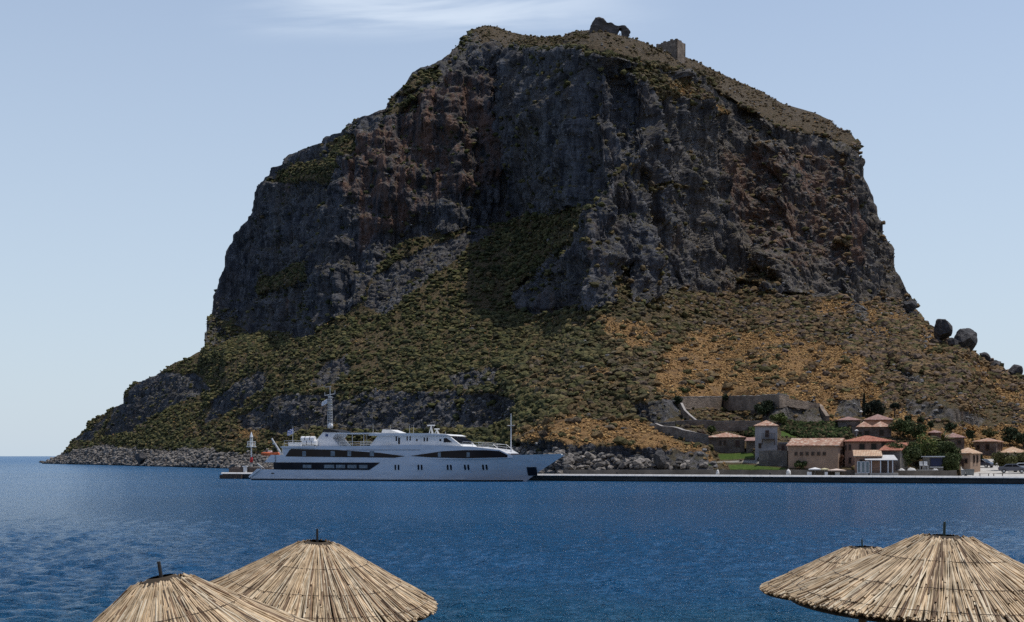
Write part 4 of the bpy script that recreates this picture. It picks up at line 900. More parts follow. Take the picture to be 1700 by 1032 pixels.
def house(name, label, x0, x1, yb, ye, yr, wall, roofm, roof='hip', depth=7.0, rz=-0.33, wins=(), doors=(), sidewins=0, D=None, chim=(), below=2.5, inset=None, cat='house', over=0.28):
    D = D or groundD((x0 + x1) / 2, yb); P0 = px(x0, yb, D); c, s = math.cos(rz), math.sin(rz); t1 = (x1 - CX) / F
    w = (t1 * P0.y - P0.x) / (c - t1 * s)
    def at(x, y):
        tx = (x - CX) / F; u = (tx * P0.y - P0.x) / (c - tx * s); dd = P0.y + u * s; return u, CAMZ + (HZ - y) / F * dd - P0.z
    o = empty(name, P0, rz); tag(o, label, cat)
    h = at((x0 + x1) / 2, ye)[1]; hr = at((x0 + x1) / 2, yr)[1] - h
    hr = hr * (1 + 0.0) + 0.05
    m = MB().box((0, 0, -below), (w, depth, h))
    if roof == 'gable': m.add([(0.0, 0, h), (0.0, depth, h), (0.0, depth/2, h + hr - 0.1), (w, 0, h), (w, depth, h), (w, depth/2, h + hr - 0.1)], [(0, 2, 1), (3, 4, 5)])
    m.build('wall', wall, o)
    e = over; m = MB(); tk = 0.14
    def shell(vs, fs):
        n = len(vs); b = [(x, y, z + tk) for x, y, z in vs]; m.add(b + [(x, y, z + 0.01) for x, y, z in vs], fs + [tuple(i + n for i in f[::-1]) for f in fs])
        for i in range(4): m.add([b[i], b[(i+1) % 4], (vs[(i+1) % 4][0], vs[(i+1) % 4][1], vs[(i+1) % 4][2] + 0.01), (vs[i][0], vs[i][1], vs[i][2] + 0.01)], [(0, 3, 2, 1)])
    if roof == 'flat':
        m.box((-e, -e, h + 0.01), (w + e, depth + e, h + 0.2))
    elif roof == 'mono':
        shell([(-e, -e, h), (w + e, -e, h), (w + e, depth + e, h + hr), (-e, depth + e, h + hr)], [(0, 1, 2, 3)])
        m.box((0, depth - 0.1, h - 0.02), (w, depth, h + hr - 0.05))
    else:
        ins = (depth / 2 if roof == 'hip' else -e) if inset is None else inset
        ins = min(ins, w / 2 - 0.02)
        shell([(-e, -e, h), (w + e, -e, h), (w + e, depth + e, h), (-e, depth + e, h), (ins, depth / 2, h + hr), (w - ins, depth / 2, h + hr)], [(0, 1, 5, 4), (1, 2, 5), (2, 3, 4, 5), (3, 0, 4)])
    rf = m.build('roof', roofm, o)
    for cx_ in chim:
        u, z = at(cx_, yr); mm = MB().box((u - 0.3, depth/2 - 0.3, h + hr * 0.4), (u + 0.3, depth/2 + 0.3, h + hr + 0.9)).box((u - 0.38, depth/2 - 0.38, h + hr + 0.9), (u + 0.38, depth/2 + 0.38, h + hr + 1.0)); mm.build('chimney', wall, rf)
    def opening(nm, u, z, ww, hh, y=-0.0, side=False):
        f = MB(); a = 0.10
        bx = (lambda A, B: f.box(A, B)) if not side else (lambda A, B: f.box((w - B[1], A[0], A[2]), (w - A[1], B[0], B[2])))
        for A, B in (((u-ww/2-a, -0.09, z-hh/2-a), (u-ww/2, -0.0, z+hh/2+a)), ((u+ww/2, -0.09, z-hh/2-a), (u+ww/2+a, -0.0, z+hh/2+a)), ((u-ww/2, -0.09, z+hh/2), (u+ww/2, -0.0, z+hh/2+a)), ((u-ww/2-0.06, -0.12, z-hh/2-a), (u+ww/2+0.06, -0.0, z-hh/2))): bx(A, B)
        fo = f.build(nm, frame_m, o); f = MB()
        bx = (lambda A, B: f.box(A, B)) if not side else (lambda A, B: f.box((w - B[1], A[0], A[2]), (w - A[1], B[0], B[2])))
        bx((u-ww/2, -0.03, z-hh/2), (u+ww/2, 0.01, z+hh/2)); f.build('pane' if nm == 'window' else 'door_leaf', pane_m if nm == 'window' else shutter_m, fo)
    sc = P0.y / F
    for wx_, wy_, ww, hh in wins: u, z = at(wx_, wy_); opening('window', u, z, ww * sc, hh * sc)
    for wx_, wy_, ww, hh in doors: u, z = at(wx_, wy_); opening('door', u, z, ww * sc, hh * sc)
    for i in range(sidewins): opening('window', depth * (i + 1) / (sidewins + 1), h * 0.62, 0.7, 1.1, side=True)
    return o, (P0, w, h, hr, at)
house('stone_house', 'low stone house with pale tiled roof at the end of the walled enclosure', 1174, 1236, 751, 726.5, 718.5, w_stone, tiles_pale, depth=7, rz=-0.2, wins=[(1196,734.5,2.4,6), (1203.5,734.5,2.4,6)], doors=[(1224.5,736,5,9)])
house('annex', 'little stone annex with a tiled lean-to roof beside the tower house', 1239, 1255, 751, 732.5, 727, w_stone, tiles_mauve, 'mono', depth=4, rz=-0.2)
tw, _t = house('tower_house', 'tall grey rendered tower house with a pyramid tiled roof and balcony', 1253.5, 1290.5, 751, 707.5, 698.5, w_render, tiles_pale, depth=4.6, rz=-0.22, wins=[(1261.5,739.5,2.6,6)], doors=[(1273.5,719.5,4.2,9)], inset=9, cat='tower house')
P0, w, h, hr, at = _t; u0, z0 = at(1265, 728.5); u1, _z = at(1286, 728.5)
bal = MB().box((u0, -1.0, z0 - 0.1), (u1, 0, z0)); bal.tube((u0, 0, z0 - 0.9), (u0 + 0.1, -0.9, z0 - 0.1), 0.06).tube((u1, 0, z0 - 0.9), (u1 - 0.1, -0.9, z0 - 0.1), 0.06); bo = bal.build('balcony', timber, tw)
m = MB(); n = 8
for i in range(n + 1): q = u0 + (u1 - u0) * i / n; m.tube((q, -0.95, z0), (q, -0.95, z0 + 0.9), 0.025, n=5)
m.tube((u0, -0.95, z0 + 0.9), (u1, -0.95, z0 + 0.9), 0.03).tube((u0, -0.95, z0 + 0.9), (u0, 0, z0 + 0.9), 0.03).tube((u1, -0.95, z0 + 0.9), (u1, 0, z0 + 0.9), 0.03).build('railing', rust_iron, bo)
house('stone_outbuilding', 'roofless stone outbuilding with an opening right of the tower house', 1291.5, 1307, 751, 736, 734, w_stone, coping, 'flat', depth=3.5, rz=-0.25, doors=[(1300,744,3,8)], over=0.02, cat='outbuilding')
house('long_house', 'long low ochre house with six small square windows in a row', 1308.5, 1391, 774, 740.5, 728.5, w_ochre, tiles_red if False else tiles_pale, 'gable', depth=6, rz=-0.50, wins=[(x, 753, 3.0, 4.0) for x in (1321.5, 1330.5, 1340, 1349.5, 1359, 1368.5)], sidewins=2)
house('small_house', 'small grey house with a mauve roof highest on the left of the hamlet', 1392, 1428, 713, 698, 692, w_grey, tiles_mauve, depth=6, rz=-0.2, wins=[(1410,708.5,4,5)])
house('broad_house', 'house with a broad mauve hipped roof just below the dark cypresses', 1436, 1482, 712, 697.5, 687.5, w_ochre, tiles_mauve, depth=9, rz=-0.25)
_d = groundD(1448, 725)
dh, _t = house('twin_roof_house', 'brown stone house under twin pyramid roofs of speckled tiles', 1415.5, 1480, 726, 708.5, 700, w_stone, tiles_pale, 'hip', depth=5.6, rz=-0.2, wins=[(1439,719,6.5,7.5), (1463.5,717.5,6,8), (1428,719.5,4,5)], sidewins=1, inset=99)
# two pyramids instead of one ridge
P0, w, h, hr, at = _t
for ch in list(dh.children):
    if ch.name.startswith('roof'): bpy.data.objects.remove(ch)
for a, b in ((0.9, w * 0.52), (w * 0.52 + 0.02, w)):
    vs = [(a - .2, -.3, h + .02), (b + .2, -.3, h + .02), (b + .2, 5.9, h + .02), (a - .2, 5.9, h + .02), ((a + b) / 2, 2.8, h + hr * 1.15)]
    MB().add(vs, [(0,1,4), (1,2,4), (2,3,4), (3,0,4), (3,2,1,0)]).build('roof', tiles_pale, dh)
og, _t = house('orange_roof_house', 'two-storey pink house with a bright orange-red tiled roof', 1402.5, 1484, 780, 733.5, 724, w_pink, tiles_red, 'hip', depth=8, rz=-0.2, wins=[(1431,742,7,9.5), (1450.5,741.5,6.5,9), (1467,737,5,5), (1403.9,743,1.2,7), (1411,742,2,7), (1411,764,2.5,8)], inset=3.4)
P0, w, h, hr, at = _t
Dw = P0.y
house('wing_house', 'lower wing with sloping orange roof in front of the two-storey pink house', 1462, 1494, 780, 748.5, 736, w_grey, tiles_red, 'mono', depth=5, rz=-0.55, D=Dw - 4.6, cat='wing')
house('side_porch', 'small annex with a pale salmon lean-to roof left of the white awning', 1420, 1462, 781, 758, 748.5, w_pink, tiles_sand, 'mono', depth=3.6, rz=-0.25, D=Dw - 7.2, cat='annex', wins=[(1430,766,4,5)])
house('hip_house', 'stone house with mauve hipped roof half hidden behind the palm', 1566, 1601, 742, 727, 719, w_stone, tiles_mauve, depth=7, rz=-0.3, wins=[(1573,732.5,4,4.5), (1592.5,733.5,5,5)])
house('back_house', 'small far roof peeping above the palm tree between shrubs', 1546, 1562, 726, 719, 714.5, w_stone, tiles_mauve, depth=5, rz=-0.25)
house('quay_cottage', 'small stone cottage with a sandy tiled roof near the road', 1586, 1611, 776, 753, 744, w_ochre, tiles_sand, depth=6, rz=-0.62, wins=[(1604,765,3,6), ], doors=[(1597.5,768,4,10)], sidewins=2)
house('gabled_house', 'pinkish stone house with pale tiles above the road at far right', 1616, 1654, 753, 733.5, 728, w_stone, tiles_pale, depth=7, rz=-0.55, wins=[(1639.5,741.5,5,8), (1624,742,4,6)], sidewins=3)
house('pale_roof_house', 'house with a pale sandy roof rising behind the tree at far right', 1664, 1706, 760, 752, 742.5, w_cream, tiles_sand, depth=9, rz=-0.3, inset=3)
# veranda with a white awning
Dv = Dw - 8.0; vr = empty('veranda', px(1424, 781.5, Dv), -0.33); tag(vr, 'white-framed glazed veranda with a pale awning facing the quay', 'veranda')
vb = px(1424, 781.5, Dv); sc = Dv / F; Wv = 60 * sc / math.cos(0.33) ; Hv = 17.5 * sc
awn = simple('awning_cloth', (0.50, 0.49, 0.47), 0.8)
MB().add([(1.1, 0.0, Hv), (Wv, 0.0, Hv), (Wv - 0.6, 2.4, Hv + 0.75), (0.6, 2.4, Hv + 0.75), (1.1, 0.0, Hv + .08), (Wv, 0.0, Hv + .08), (Wv - 0.6, 2.4, Hv + 0.83), (0.6, 2.4, Hv + 0.83)], [(0,3,2,1), (4,5,6,7), (0,1,5,4), (1,2,6,5), (2,3,7,6), (3,0,4,7)]).build('awning', awn, vr)
for u_ in (1.9, 2.0 + Wv * .40, Wv * .56, Wv * .86): MB().box((u_, 0.0, -0.6), (u_ + 0.14, 0.14, Hv)).build('post', white2, vr)
for i in range(3):
    g = MB(); a, b = -0.1 + i * 0.62, 0.46 + i * 0.62
    for A, B in (((a, 0.0, -0.3), (a + .08, .08, Hv - 0.15)), ((b - .08, 0, -0.3), (b, .08, Hv - .15)), ((a + .08, 0, Hv - .23), (b - .08, .08, Hv - .15)), ((a + .08, 0, -.3), (b - .08, .08, -.2))): g.box(A, B)
    f_ = g.build('glazed_door', white2, vr); MB().box((a + .08, .03, -.2), (b - .08, .05, Hv - .23)).build('pane', simple('pale_glass', (0.20, 0.24, 0.24), 0.15) if i == 0 else bpy.data.materials['pale_glass'], f_)
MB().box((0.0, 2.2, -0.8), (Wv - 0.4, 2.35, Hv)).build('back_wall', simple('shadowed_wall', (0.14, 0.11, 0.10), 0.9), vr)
MB().box((-0.4, -0.6, -1.2), (Wv, 2.3, -0.30)).build('floor_slab', concrete, vr)

# ---------------------------------------------------------------- old walls
def wall_run(name, label, pts, mat, th=0.7, cop=True, dz=0.8, Ds=None):
    P = []
    for i, (x, yt, yb) in enumerate(pts):
        D = Ds[i] if Ds else groundD(x, yb); P.append((px(x, yt, D), px(x, yb, D)))
    o0 = P[0][1].copy(); m = MB(); c = MB(); rr = random.Random(5)
    fine = []
    for i in range(len(P) - 1):
        L_ = (P[i+1][0] - P[i][0]).length; n = max(1, int(L_ / 1.2))
        for q in range(n): fine.append((P[i][0].lerp(P[i+1][0], q / n), P[i][1].lerp(P[i+1][1], q / n)))
    fine.append(P[-1])
    jit = [rr.uniform(-0.06, 0.06) for _ in fine]; vs = []; fs = []; cv = []; cf = []
    for i, (a, b) in enumerate(fine):
        d = (fine[min(i+1, len(fine)-1)][0] - fine[max(i-1, 0)][0]); d.z = 0; d.normalize(); nn = Vector((-d.y, d.x, 0)) * th / 2
        a = a - o0; b = b - o0; t_ = Vector((0, 0, jit[i]))
        vs += [b - nn - Vector((0,0,dz)), a - nn + t_, a + nn + t_, b + nn - Vector((0,0,dz))]
        cv += [a - nn*1.08 + t_ - Vector((0,0,.002)), a - nn*1.08 + t_ + Vector((0,0,.10)), a + nn*1.08 + t_ + Vector((0,0,.10)), a + nn*1.08 + t_ - Vector((0,0,.002))]
    for i in range(len(fine) - 1):
        for k4 in range(4): a = i*4 + k4; b = i*4 + (k4+1) % 4; fs.append((a, a+4, b+4, b)); cf.append((a, a+4, b+4, b))
    e = (len(fine) - 1) * 4; fs += [(0,1,2,3), (e+3,e+2,e+1,e)]; cf += [(0,1,2,3), (e+3,e+2,e+1,e)]
    if cop:
        o = empty(name, o0); MB().add(vs, fs).build('masonry', mat, o); MB().add(cv, cf).build('coping', coping, o)
    else: o = MB().add(vs, fs).build(name, mat, loc=o0)
    tag(o, label, 'wall'); return o
wall_run('rampart_wall', 'long tall rampart wall with pale coping across the top of the enclosure', [(1128,659.5,672), (1200,658,675), (1255,657,674), (1294,654.5,670), (1307,657.5,666)], w_old, Ds=[groundD(x, y) - 1.0 for x, y in ((1128, 676), (1200, 677), (1255, 676), (1294, 671), (1307, 666))])
wall_run('descending_wall', 'steep descending wall with pale coping on the left of the enclosure', [(1131.5,669.5,690), (1137,681,698), (1146,690,702), (1155.5,697.5,707)], w_old, th=0.4, Ds=[groundD(1142, 702) + q for q in (7, 4, 2, 0)])
_e = groundD(1142, 706)
wall_run('terrace_wall', 'low brown terrace wall running level across the middle of the enclosure', [(1122,699.5,710), (1155,697.8,709), (1200,699.5,708.5), (1262,699,708)], w_old, Ds=[_e, _e - 0.6, _e, _e])
_e = groundD(1110, 714)
wall_run('corner_wall', 'pale topped crumbling wall corner at the left tip of the enclosure', [(1088,703,712), (1102,701.5,716), (1119,700.5,717)], w_grey, Ds=[_e + 1, _e, _e + 1])
wall_run('sloping_wall', 'grey sloping wall with pale coping running down to the low stone house', [(1089,703.5,716), (1100,708,719), (1120,709.5,726), (1150,717.5,734), (1176,723,741)], w_grey, Ds=[_e - 1, _e - 2, groundD(1120,726), groundD(1150,734), groundD(1176,741)])
wall_run('upper_track_wall', 'weathered dark wall running right and down from the tall rampart', [(1307,662,668), (1340,667,673), (1362,671,678), (1366,678,688), (1374,690,700)], w_old, cop=False)
wall_run('retaining_wall', 'grey rubble retaining wall below the tower house', [(1260,748,771), (1284,747.5,772), (1308,748.5,773)], w_grey, cop=False)
_w = lambda x: groundD(x, float(np.interp(x, [890, 1190, 1600], [787.5, 789, 790.5])) + 1.0) - 0.6
wy0 = lambda x: float(np.interp(x, [890, 1190, 1600], [787.5, 789, 790.5])) + 0.8; wy1 = lambda x: float(np.interp(x, [890, 1190, 1600], [780.0, 779.5, 780.5]))
xs_w = [930, 1000, 1080, 1160, 1240, 1320, 1400, 1480, 1545, 1588]
wall_run('quay_back_wall', 'long low brownish wall along the back of the quay', [(x, wy1(x), wy0(x)) for x in xs_w], simple('brown_concrete', (0.17, 0.145, 0.115), 0.9, var=0.3, scale=0.4), th=0.5, cop=False, Ds=[_w(x) for x in xs_w])

# ---------------------------------------------------------------- ruins and boulders
def craggy(mb, name, mat, loc, cuts=3, amp=0.3, fr=0.6, label=None, cat=None, sm=False):
    import bmesh
    bm = bmesh.new(); vs = [bm.verts.new(p) for p in mb.v]
    for f in mb.f: bm.faces.new([vs[i] for i in f])
    bmesh.ops.remove_doubles(bm, verts=bm.verts, dist=0.001); bmesh.ops.triangulate(bm, faces=bm.faces); 
    for _ in range(cuts): bmesh.ops.subdivide_edges(bm, edges=[e for e in bm.edges if e.calc_length() > 0.55], cuts=1, use_grid_fill=False); bmesh.ops.triangulate(bm, faces=bm.faces)
    co = np.array([v.co for v in bm.verts]); co2 = co + np.array(loc)[None]
    d = np.stack([fbm(co2[:,0]*fr, co2[:,1]*fr, co2[:,2]*fr, 3, 300+k) for k in range(3)], -1) * amp
    for v, q in zip(bm.verts, d): v.co += Vector(q)
    bmesh.ops.recalc_face_normals(bm, faces=bm.faces)
    me = bpy.data.meshes.new(name); bm.to_mesh(me); bm.free(); me.materials.append(mat)
    if sm: me.polygons.foreach_set('use_smooth', [True]*len(me.polygons))
    o = bpy.data.objects.new(name, me); COL.objects.link(o); o.location = loc
    if label: tag(o, label, cat)
    return o
ruin_m = stone_mat('ruin_stone', (0.09, 0.075, 0.065), (0.16, 0.13, 0.115), 0.8)
Dr_ = groundD(985, 51.5); org = px(1015, 60.3, Dr_); kx = Dr_ / F
poly = [(976,72),(980,48),(983,39.4),(988,32.7),(995,31.6),(1001.5,35),(1005,41),(1013,42),(1023.5,46),(1036,47),(1043,51.5),(1045.8,58),(1042,63),(1042,76),(1033,76),(1032.4,60),(1031.3,52),(1027.8,49.6),(1025,57),(1024,66),(1020,76)]
m = MB().prism([((x - 1015) * kx, (62 - y) * kx) for x, y in poly], -1.6, 1.6)
craggy(m, 'ruined_arch', ruin_m, org, 3, 0.45, 0.5, 'ruined stone wall with an open arch on the summit', 'ruin')
Dt = groundD(1118, 92) - 7; rt = empty('ruined_tower', px(1124, 97, Dt - 2.2)); rt.rotation_euler = (0, 0, -0.62); tag(rt, 'square roofless stone tower ruin below the summit', 'ruin')
kx = Dt / F; hh_ = 34 * kx; m = MB(); rr = random.Random(8)
wl = 39 * kx; wr = 30 * kx; nseg = 9
for (ax_, ay_, bx_, by_) in ((-wl, 0, 0, 0), (0, 0, 0, wr), (0, wr, -wl, wr), (-wl, wr, -wl, 0)):
    for i in range(nseg):
        q0, q1 = i / nseg, (i + 1) / nseg; x0_, y0_, x1_, y1_ = ax_+(bx_-ax_)*q0, ay_+(by_-ay_)*q0, ax_+(bx_-ax_)*q1, ay_+(by_-ay_)*q1
        hx = hh_ + rr.uniform(-0.55, 0.1) - (0.9 if (ax_ == -wl and ay_ == 0 and i < 2) else 0)
        dx_, dy_ = (0, 0.8) if ay_ == by_ == 0 else (0, -0.8) if ay_ == by_ else (-0.8, 0) if ax_ == bx_ == 0 else (0.8, 0)
        xs_, ys2 = sorted((x0_, x1_ + dx_)), sorted((y0_, y1_ + dy_)); m.box((xs_[0], ys2[0], -4), (xs_[1], ys2[1], hx))
m.build('masonry', w_old, rt)
for q, z in ((-wl * 0.3, hh_ * 0.62), (-wl * 0.7, hh_ * 0.55)): MB().box((q - 0.18, -0.02, z - 0.4), (q + 0.18, 0.3, z + 0.4)).build('arrow_slit', rust_iron, rt)
bould_m = Mat('boulder_rock', 0.92); bn = bould_m.noise(0.6, 7, 0.7); bould_m.color(bould_m.mix(bould_m.rng(bn, 0.35, 0.65), (0.045, 0.044, 0.046), (0.14, 0.13, 0.125))); bould_m.bump(bould_m.noise(1.2, 8, 0.75), 1.4)
I4 = ico(4)
def boulder(x0, x1, y0, y1, label, seed, Dd=None, name='boulder', tip=0.0):
    D = Dd or groundD((x0 + x1) / 2, min(y1 - 1, 9999)); s = D / F; y1 += 3 * (y1 > 500) * (x0 > 1540); c = px((x0 + x1) / 2, (y0 + y1) / 2, D)
    a, b = (x1 - x0) / 2 * s, (y1 - y0) / 2 * s; v = I4[0].copy()
    r = np.random.default_rng(seed)
    for _ in range(14):        # flat broken sides
        n = r.normal(size=3); n /= np.linalg.norm(n); dd = v @ n; ex = np.maximum(dd - r.uniform(0.58, 0.86), 0); v = v - ex[:, None] * n[None]
    v = v * (1 + 0.16 * fbm(v[:,0]*1.6+seed, v[:,1]*1.6, v[:,2]*1.6, 5, seed, 0.6))[:, None]
    mx = np.abs(v).max(0); v = v / mx * [a, (a + b) / 2, b]; v[:, 0] += tip * v[:, 2]
    o = mesh_np(name, v, I4[1], bould_m.m, smooth_=False, loc=c); tag(o, label, 'boulder', 'boulders on the right-hand ridge' if x0 > 1500 else None); return o
Db = groundD(1580, 572) - 2
boulder(1548, 1580, 527.5, 563, 'tall round boulder on the right ridge, nearest the cliff', 1, Db)
boulder(1580.5, 1625, 541, 584, 'largest dark boulder standing on the right ridge', 2, Db, tip=0.1)
boulder(1573, 1591, 560, 575, 'small rounded boulder at the foot of the two big boulders', 3, Db - 3)
boulder(1584, 1610, 574, 595, 'flat dark slab boulder below the largest boulder', 4, Db - 6)
boulder(1627, 1644, 584, 606, 'pointed stone on the ridge just right of the big boulders', 5, groundD(1636, 600), tip=-0.3)
boulder(1645, 1662, 596, 614, 'low craggy stone between the pointed stone and the last ridge stone', 6, groundD(1652, 610))
boulder(1671, 1697, 604, 627, 'dark crag at the right edge of the ridge', 7, groundD(1685, 624), tip=0.1)
boulder(1499, 1522, 498, 520, 'boulder resting against the foot of the right cliff', 8)
boulder(1084, 1106, 746, 782, 'big grey rock rising from the shore rocks behind the quay', 9, groundD(1095, 778))
boulder(224, 246, 750, 772, 'dark block of rock on the pale left shore', 10, groundD(235, 770))
boulder(64, 74, 764, 768.5, 'tiny islet rock off the left point of land', 11, 690)
# ---------------------------------------------------------------- trees
leaf_m = Mat('leaves', 0.7); leaf_m.b.inputs['Specular IOR Level'].default_value = 0.2; leaf_m.color(leaf_m.at('tone', 'Color'))
bark = simple('bark', (0.09, 0.065, 0.045), 0.95, var=0.3, scale=4, bump=0.05)
def leaves(parent, P, size, cols, r, flat=0.0):
    n = len(P); a = r.normal(size=(n, 3)); a /= np.linalg.norm(a, axis=1)[:, None]; a[:, 2] *= (1 - flat)
    b = np.cross(a, r.normal(size=(n, 3))); b /= np.linalg.norm(b, axis=1)[:, None] + 1e-9; a = np.cross(b, a); a /= np.linalg.norm(a, axis=1)[:, None] + 1e-9
    s = (size * (0.6 + 0.8 * r.random(n)))[:, None]
    V = np.stack([P - a*s, P + b*s*0.55, P + a*s, P - b*s*0.55], 1).reshape(-1, 3)
    o = mesh_np('crown', V, np.arange(n*4).reshape(-1, 4), leaf_m.m, parent); attr_col(o, 'tone', np.repeat(cols, 4, 0)); return o
def tree(name, label, x, yb, yt, wpx, col, kind='round', D=None, n=2200, seed=1, group=None, trunk_px=None, dens=1.0, cat='tree'):
    r = np.random.default_rng(seed); D = D or groundD(x, yb); base = px(x, yb, D); s = D / F; H = (yb - yt) * s; Wd = wpx * s / 2
    o = empty(name, base); tag(o, label, cat, group)
    th = (trunk_px * s) if trunk_px else (0.12 * H if kind != 'umbrella' else 0.5 * H)
    if kind == 'cypress': th = 0.05 * H
    tr = MB(); R0 = 0.035 * H + 0.05
    ctr = np.array([0, 0, th + (H - th) / 2]); rad = np.array([Wd, Wd * 0.85, (H - th) / 2])
    if kind == 'cypress':
        z = r.random(n); rr_ = Wd * np.sin(np.pi * np.clip(z * 0.93 + 0.07, 0, 1) ** 0.75) ** 0.8 * (0.7 + 0.35 * r.random(n)); a = r.random(n) * 6.28
        P = np.stack([rr_ * np.cos(a), rr_ * np.sin(a), th + z * (H - th)], 1); tone = np.ones(n) * (0.8 + 0.4 * r.random(n)); tr.tube((0,0,-0.6), (0,0,H*0.9), R0, 0.03, 7); cl_c = []
    else:
        nc = int(16 + 10 * r.random()); cl_c = []
        for _ in range(nc):
            d = r.normal(size=3); d /= np.linalg.norm(d); q = 0.45 + 0.35 * r.random()
            if kind == 'umbrella': d[2] = abs(d[2]) * 0.5
            cl_c.append(ctr + d * rad * q)
        cl_c = np.array(cl_c); cr_ = (0.26 + 0.16 * r.random(nc)) * rad.mean() * (1.1 if rad[2] > 0.5 * rad[0] else 0.9)
        w = r.integers(0, nc, n); d = r.normal(size=(n, 3)); d /= np.linalg.norm(d, axis=1)[:, None]
        P = cl_c[w] + d * (cr_[w] * (0.55 + 0.5 * r.random(n) ** 0.5))[:, None] * np.minimum(1, rad / rad.mean() * [1, 1, 1.0]); tone = (0.7 + 0.6 * r.random(nc))[w] * (0.75 + 0.5 * r.random(n))
        P[:, 2] = np.maximum(P[:, 2], 0.15 + th * 0.4)
        top = (0, 0, th + 0.3 * (H - th)); tr.tube((0, 0, -0.8), (0.04 * H * r.normal(), 0, th), R0, R0 * 0.75, 8); tr.tube((0, 0, th * 0.98), top, R0 * 0.75, R0 * 0.45, 7)
        for c in cl_c[:9]: tr.tube((0, 0, th * (0.8 + 0.3 * r.random())), tuple(c), R0 * 0.38, R0 * 0.1, 5)
    tr.build('trunk', bark, o)
    lo = np.array([col]) * tone[:, None]; leaves(o, P, max(0.15, 1.25 * s), lo, r); return o
G1, G2, G3, G4, G5 = (0.066, 0.086, 0.028), (0.098, 0.120, 0.034), (0.022, 0.032, 0.020), (0.10, 0.10, 0.036), (0.033, 0.048, 0.020)
tree('broadleaf_tree', 'dark broad tree standing alone above the tower house', 1269, 698, 661, 34, G5, n=2600, seed=2, trunk_px=9)
tree('broadleaf_tree', 'bright green bushy tree just right of the dark broad tree', 1292, 706, 683, 30, G2, n=2000, seed=3)
tree('shrub', 'dark green shrub growing from the top of the tall rampart wall', 1204, 668, 653, 10, G5, n=500, seed=4, D=groundD(1215,681) - 1, cat='shrub')
tree('shrub', 'bright green shrub hanging over the rampart wall', 1236, 664, 654, 12, G2, n=500, seed=5, D=groundD(1215,681) - 0.5, cat='shrub')
tree('shrub', 'large dark shrub at the left corner of the tall rampart', 1124, 674, 657, 22, G5, n=1100, seed=6, cat='shrub')
tree('shrub', 'dark green shrub on the dry slope above the rampart', 1135, 655, 642, 26, G1, n=900, seed=7, cat='shrub')
tree('garden_tree', 'small dark garden tree inside the enclosure behind the low stone house', 1181, 722, 705, 15, G1, n=900, seed=8)
tree('broad_cypress', 'broad very dark evergreen behind the mauve-roofed house', 1446, 692, 665, 30, G3, n=2400, seed=9)
tree('broad_cypress', 'tallest wide dark evergreen, right one of the dense pair', 1459, 693, 661, 28, G3, n=2400, seed=10)
tree('slender_cypress', 'thin pencil cypress rising left of the dark evergreens', 1434.5, 692, 652, 5.5, G3, 'cypress', n=700, seed=11)
tree('umbrella_pine', 'dark round-headed pine on bare trunks above the orange slope', 1486, 692, 666, 17, G3, 'umbrella', n=1500, seed=12, trunk_px=9)
tree('carob_tree', 'wide deep green tree right of the twin-roofed house', 1500, 728, 694, 52, G1, n=3000, seed=13)
tree('carob_tree', 'spreading dark green tree whose crown slopes down to the palm', 1521, 730, 701, 44, G1, n=2400, seed=14)
tree('shrub', 'dark ball-shaped shrub first in the row on the orange bank', 1508, 701, 689, 13, G5, n=600, seed=15, cat='shrub')
tree('shrub', 'dark oval shrub in the middle of the orange bank', 1528, 707, 691, 13, G5, n=600, seed=16, cat='shrub')
tree('shrub', 'tall dark shrub rightmost on the orange bank above the small roof', 1545, 714, 696, 10, G5, n=500, seed=17, cat='shrub')
tree('olive_tree', 'grey-green olive tree above the hipped stone house', 1578, 717, 701, 22, G5, n=1000, seed=18)
tree('olive_tree', 'large dark olive tree behind the right end of the hipped house', 1605, 732, 711, 32, G5, n=1700, seed=19)
tree('olive_tree', 'dusty olive tree on the bank above the gabled stone house', 1643, 728, 711, 32, G4, n=1300, seed=20)
tree('broadleaf_tree', 'dark tree behind the house at the far right', 1676, 738, 708, 34, G5, n=2200, seed=21)
tree('broadleaf_tree', 'dark green tree cut by the right edge of the picture', 1699, 742, 716, 34, G5, n=2000, seed=22)
tree('plane_tree', 'big leafy green tree overhanging the right of the awning', 1500, 778, 725, 58, G1, n=4600, seed=23, D=Dw - 3)
tree('plane_tree', 'tall leafy green tree standing behind the white kiosk', 1538, 776, 720, 62, G2, n=5000, seed=24, D=groundD(1540, 774) + 2)
tree('plane_tree', 'leafy green tree left of the small quay cottage', 1570, 777, 733, 54, G1, n=4000, seed=25, D=groundD(1570, 775))
tree('round_bush', 'dense round green bush in front of the cottage beside the kiosk', 1577, 787, 751, 42, G1, n=3600, seed=26, D=groundD(1578, 784), cat='bush')
tree('olive_tree', 'small dark tree by the sunlit road with a parked car beneath', 1624, 772, 752, 17, G5, n=1100, seed=27)
tree('tamarisk_tree', 'bushy yellow-green tree behind the parked cars, left one', 1667, 784, 748, 40, G4, n=3600, seed=28, D=groundD(1668, 781))
tree('tamarisk_tree', 'bushy yellow-green tree at the right edge behind the white car', 1697, 783, 749, 36, G4, n=3000, seed=29, D=groundD(1697, 779))
tree('flowering_shrub', 'spiky dark shrub at the foot of the long low house', 1330, 779, 763, 22, G1, n=900, seed=30, D=groundD(1330, 778), cat='shrub')
tree('oleander_shrub', 'tall reddish brown shrub between the long house and pink house', 1393, 778, 752, 17, (0.10, 0.05, 0.03), n=1200, seed=31, D=groundD(1393, 777), cat='shrub')
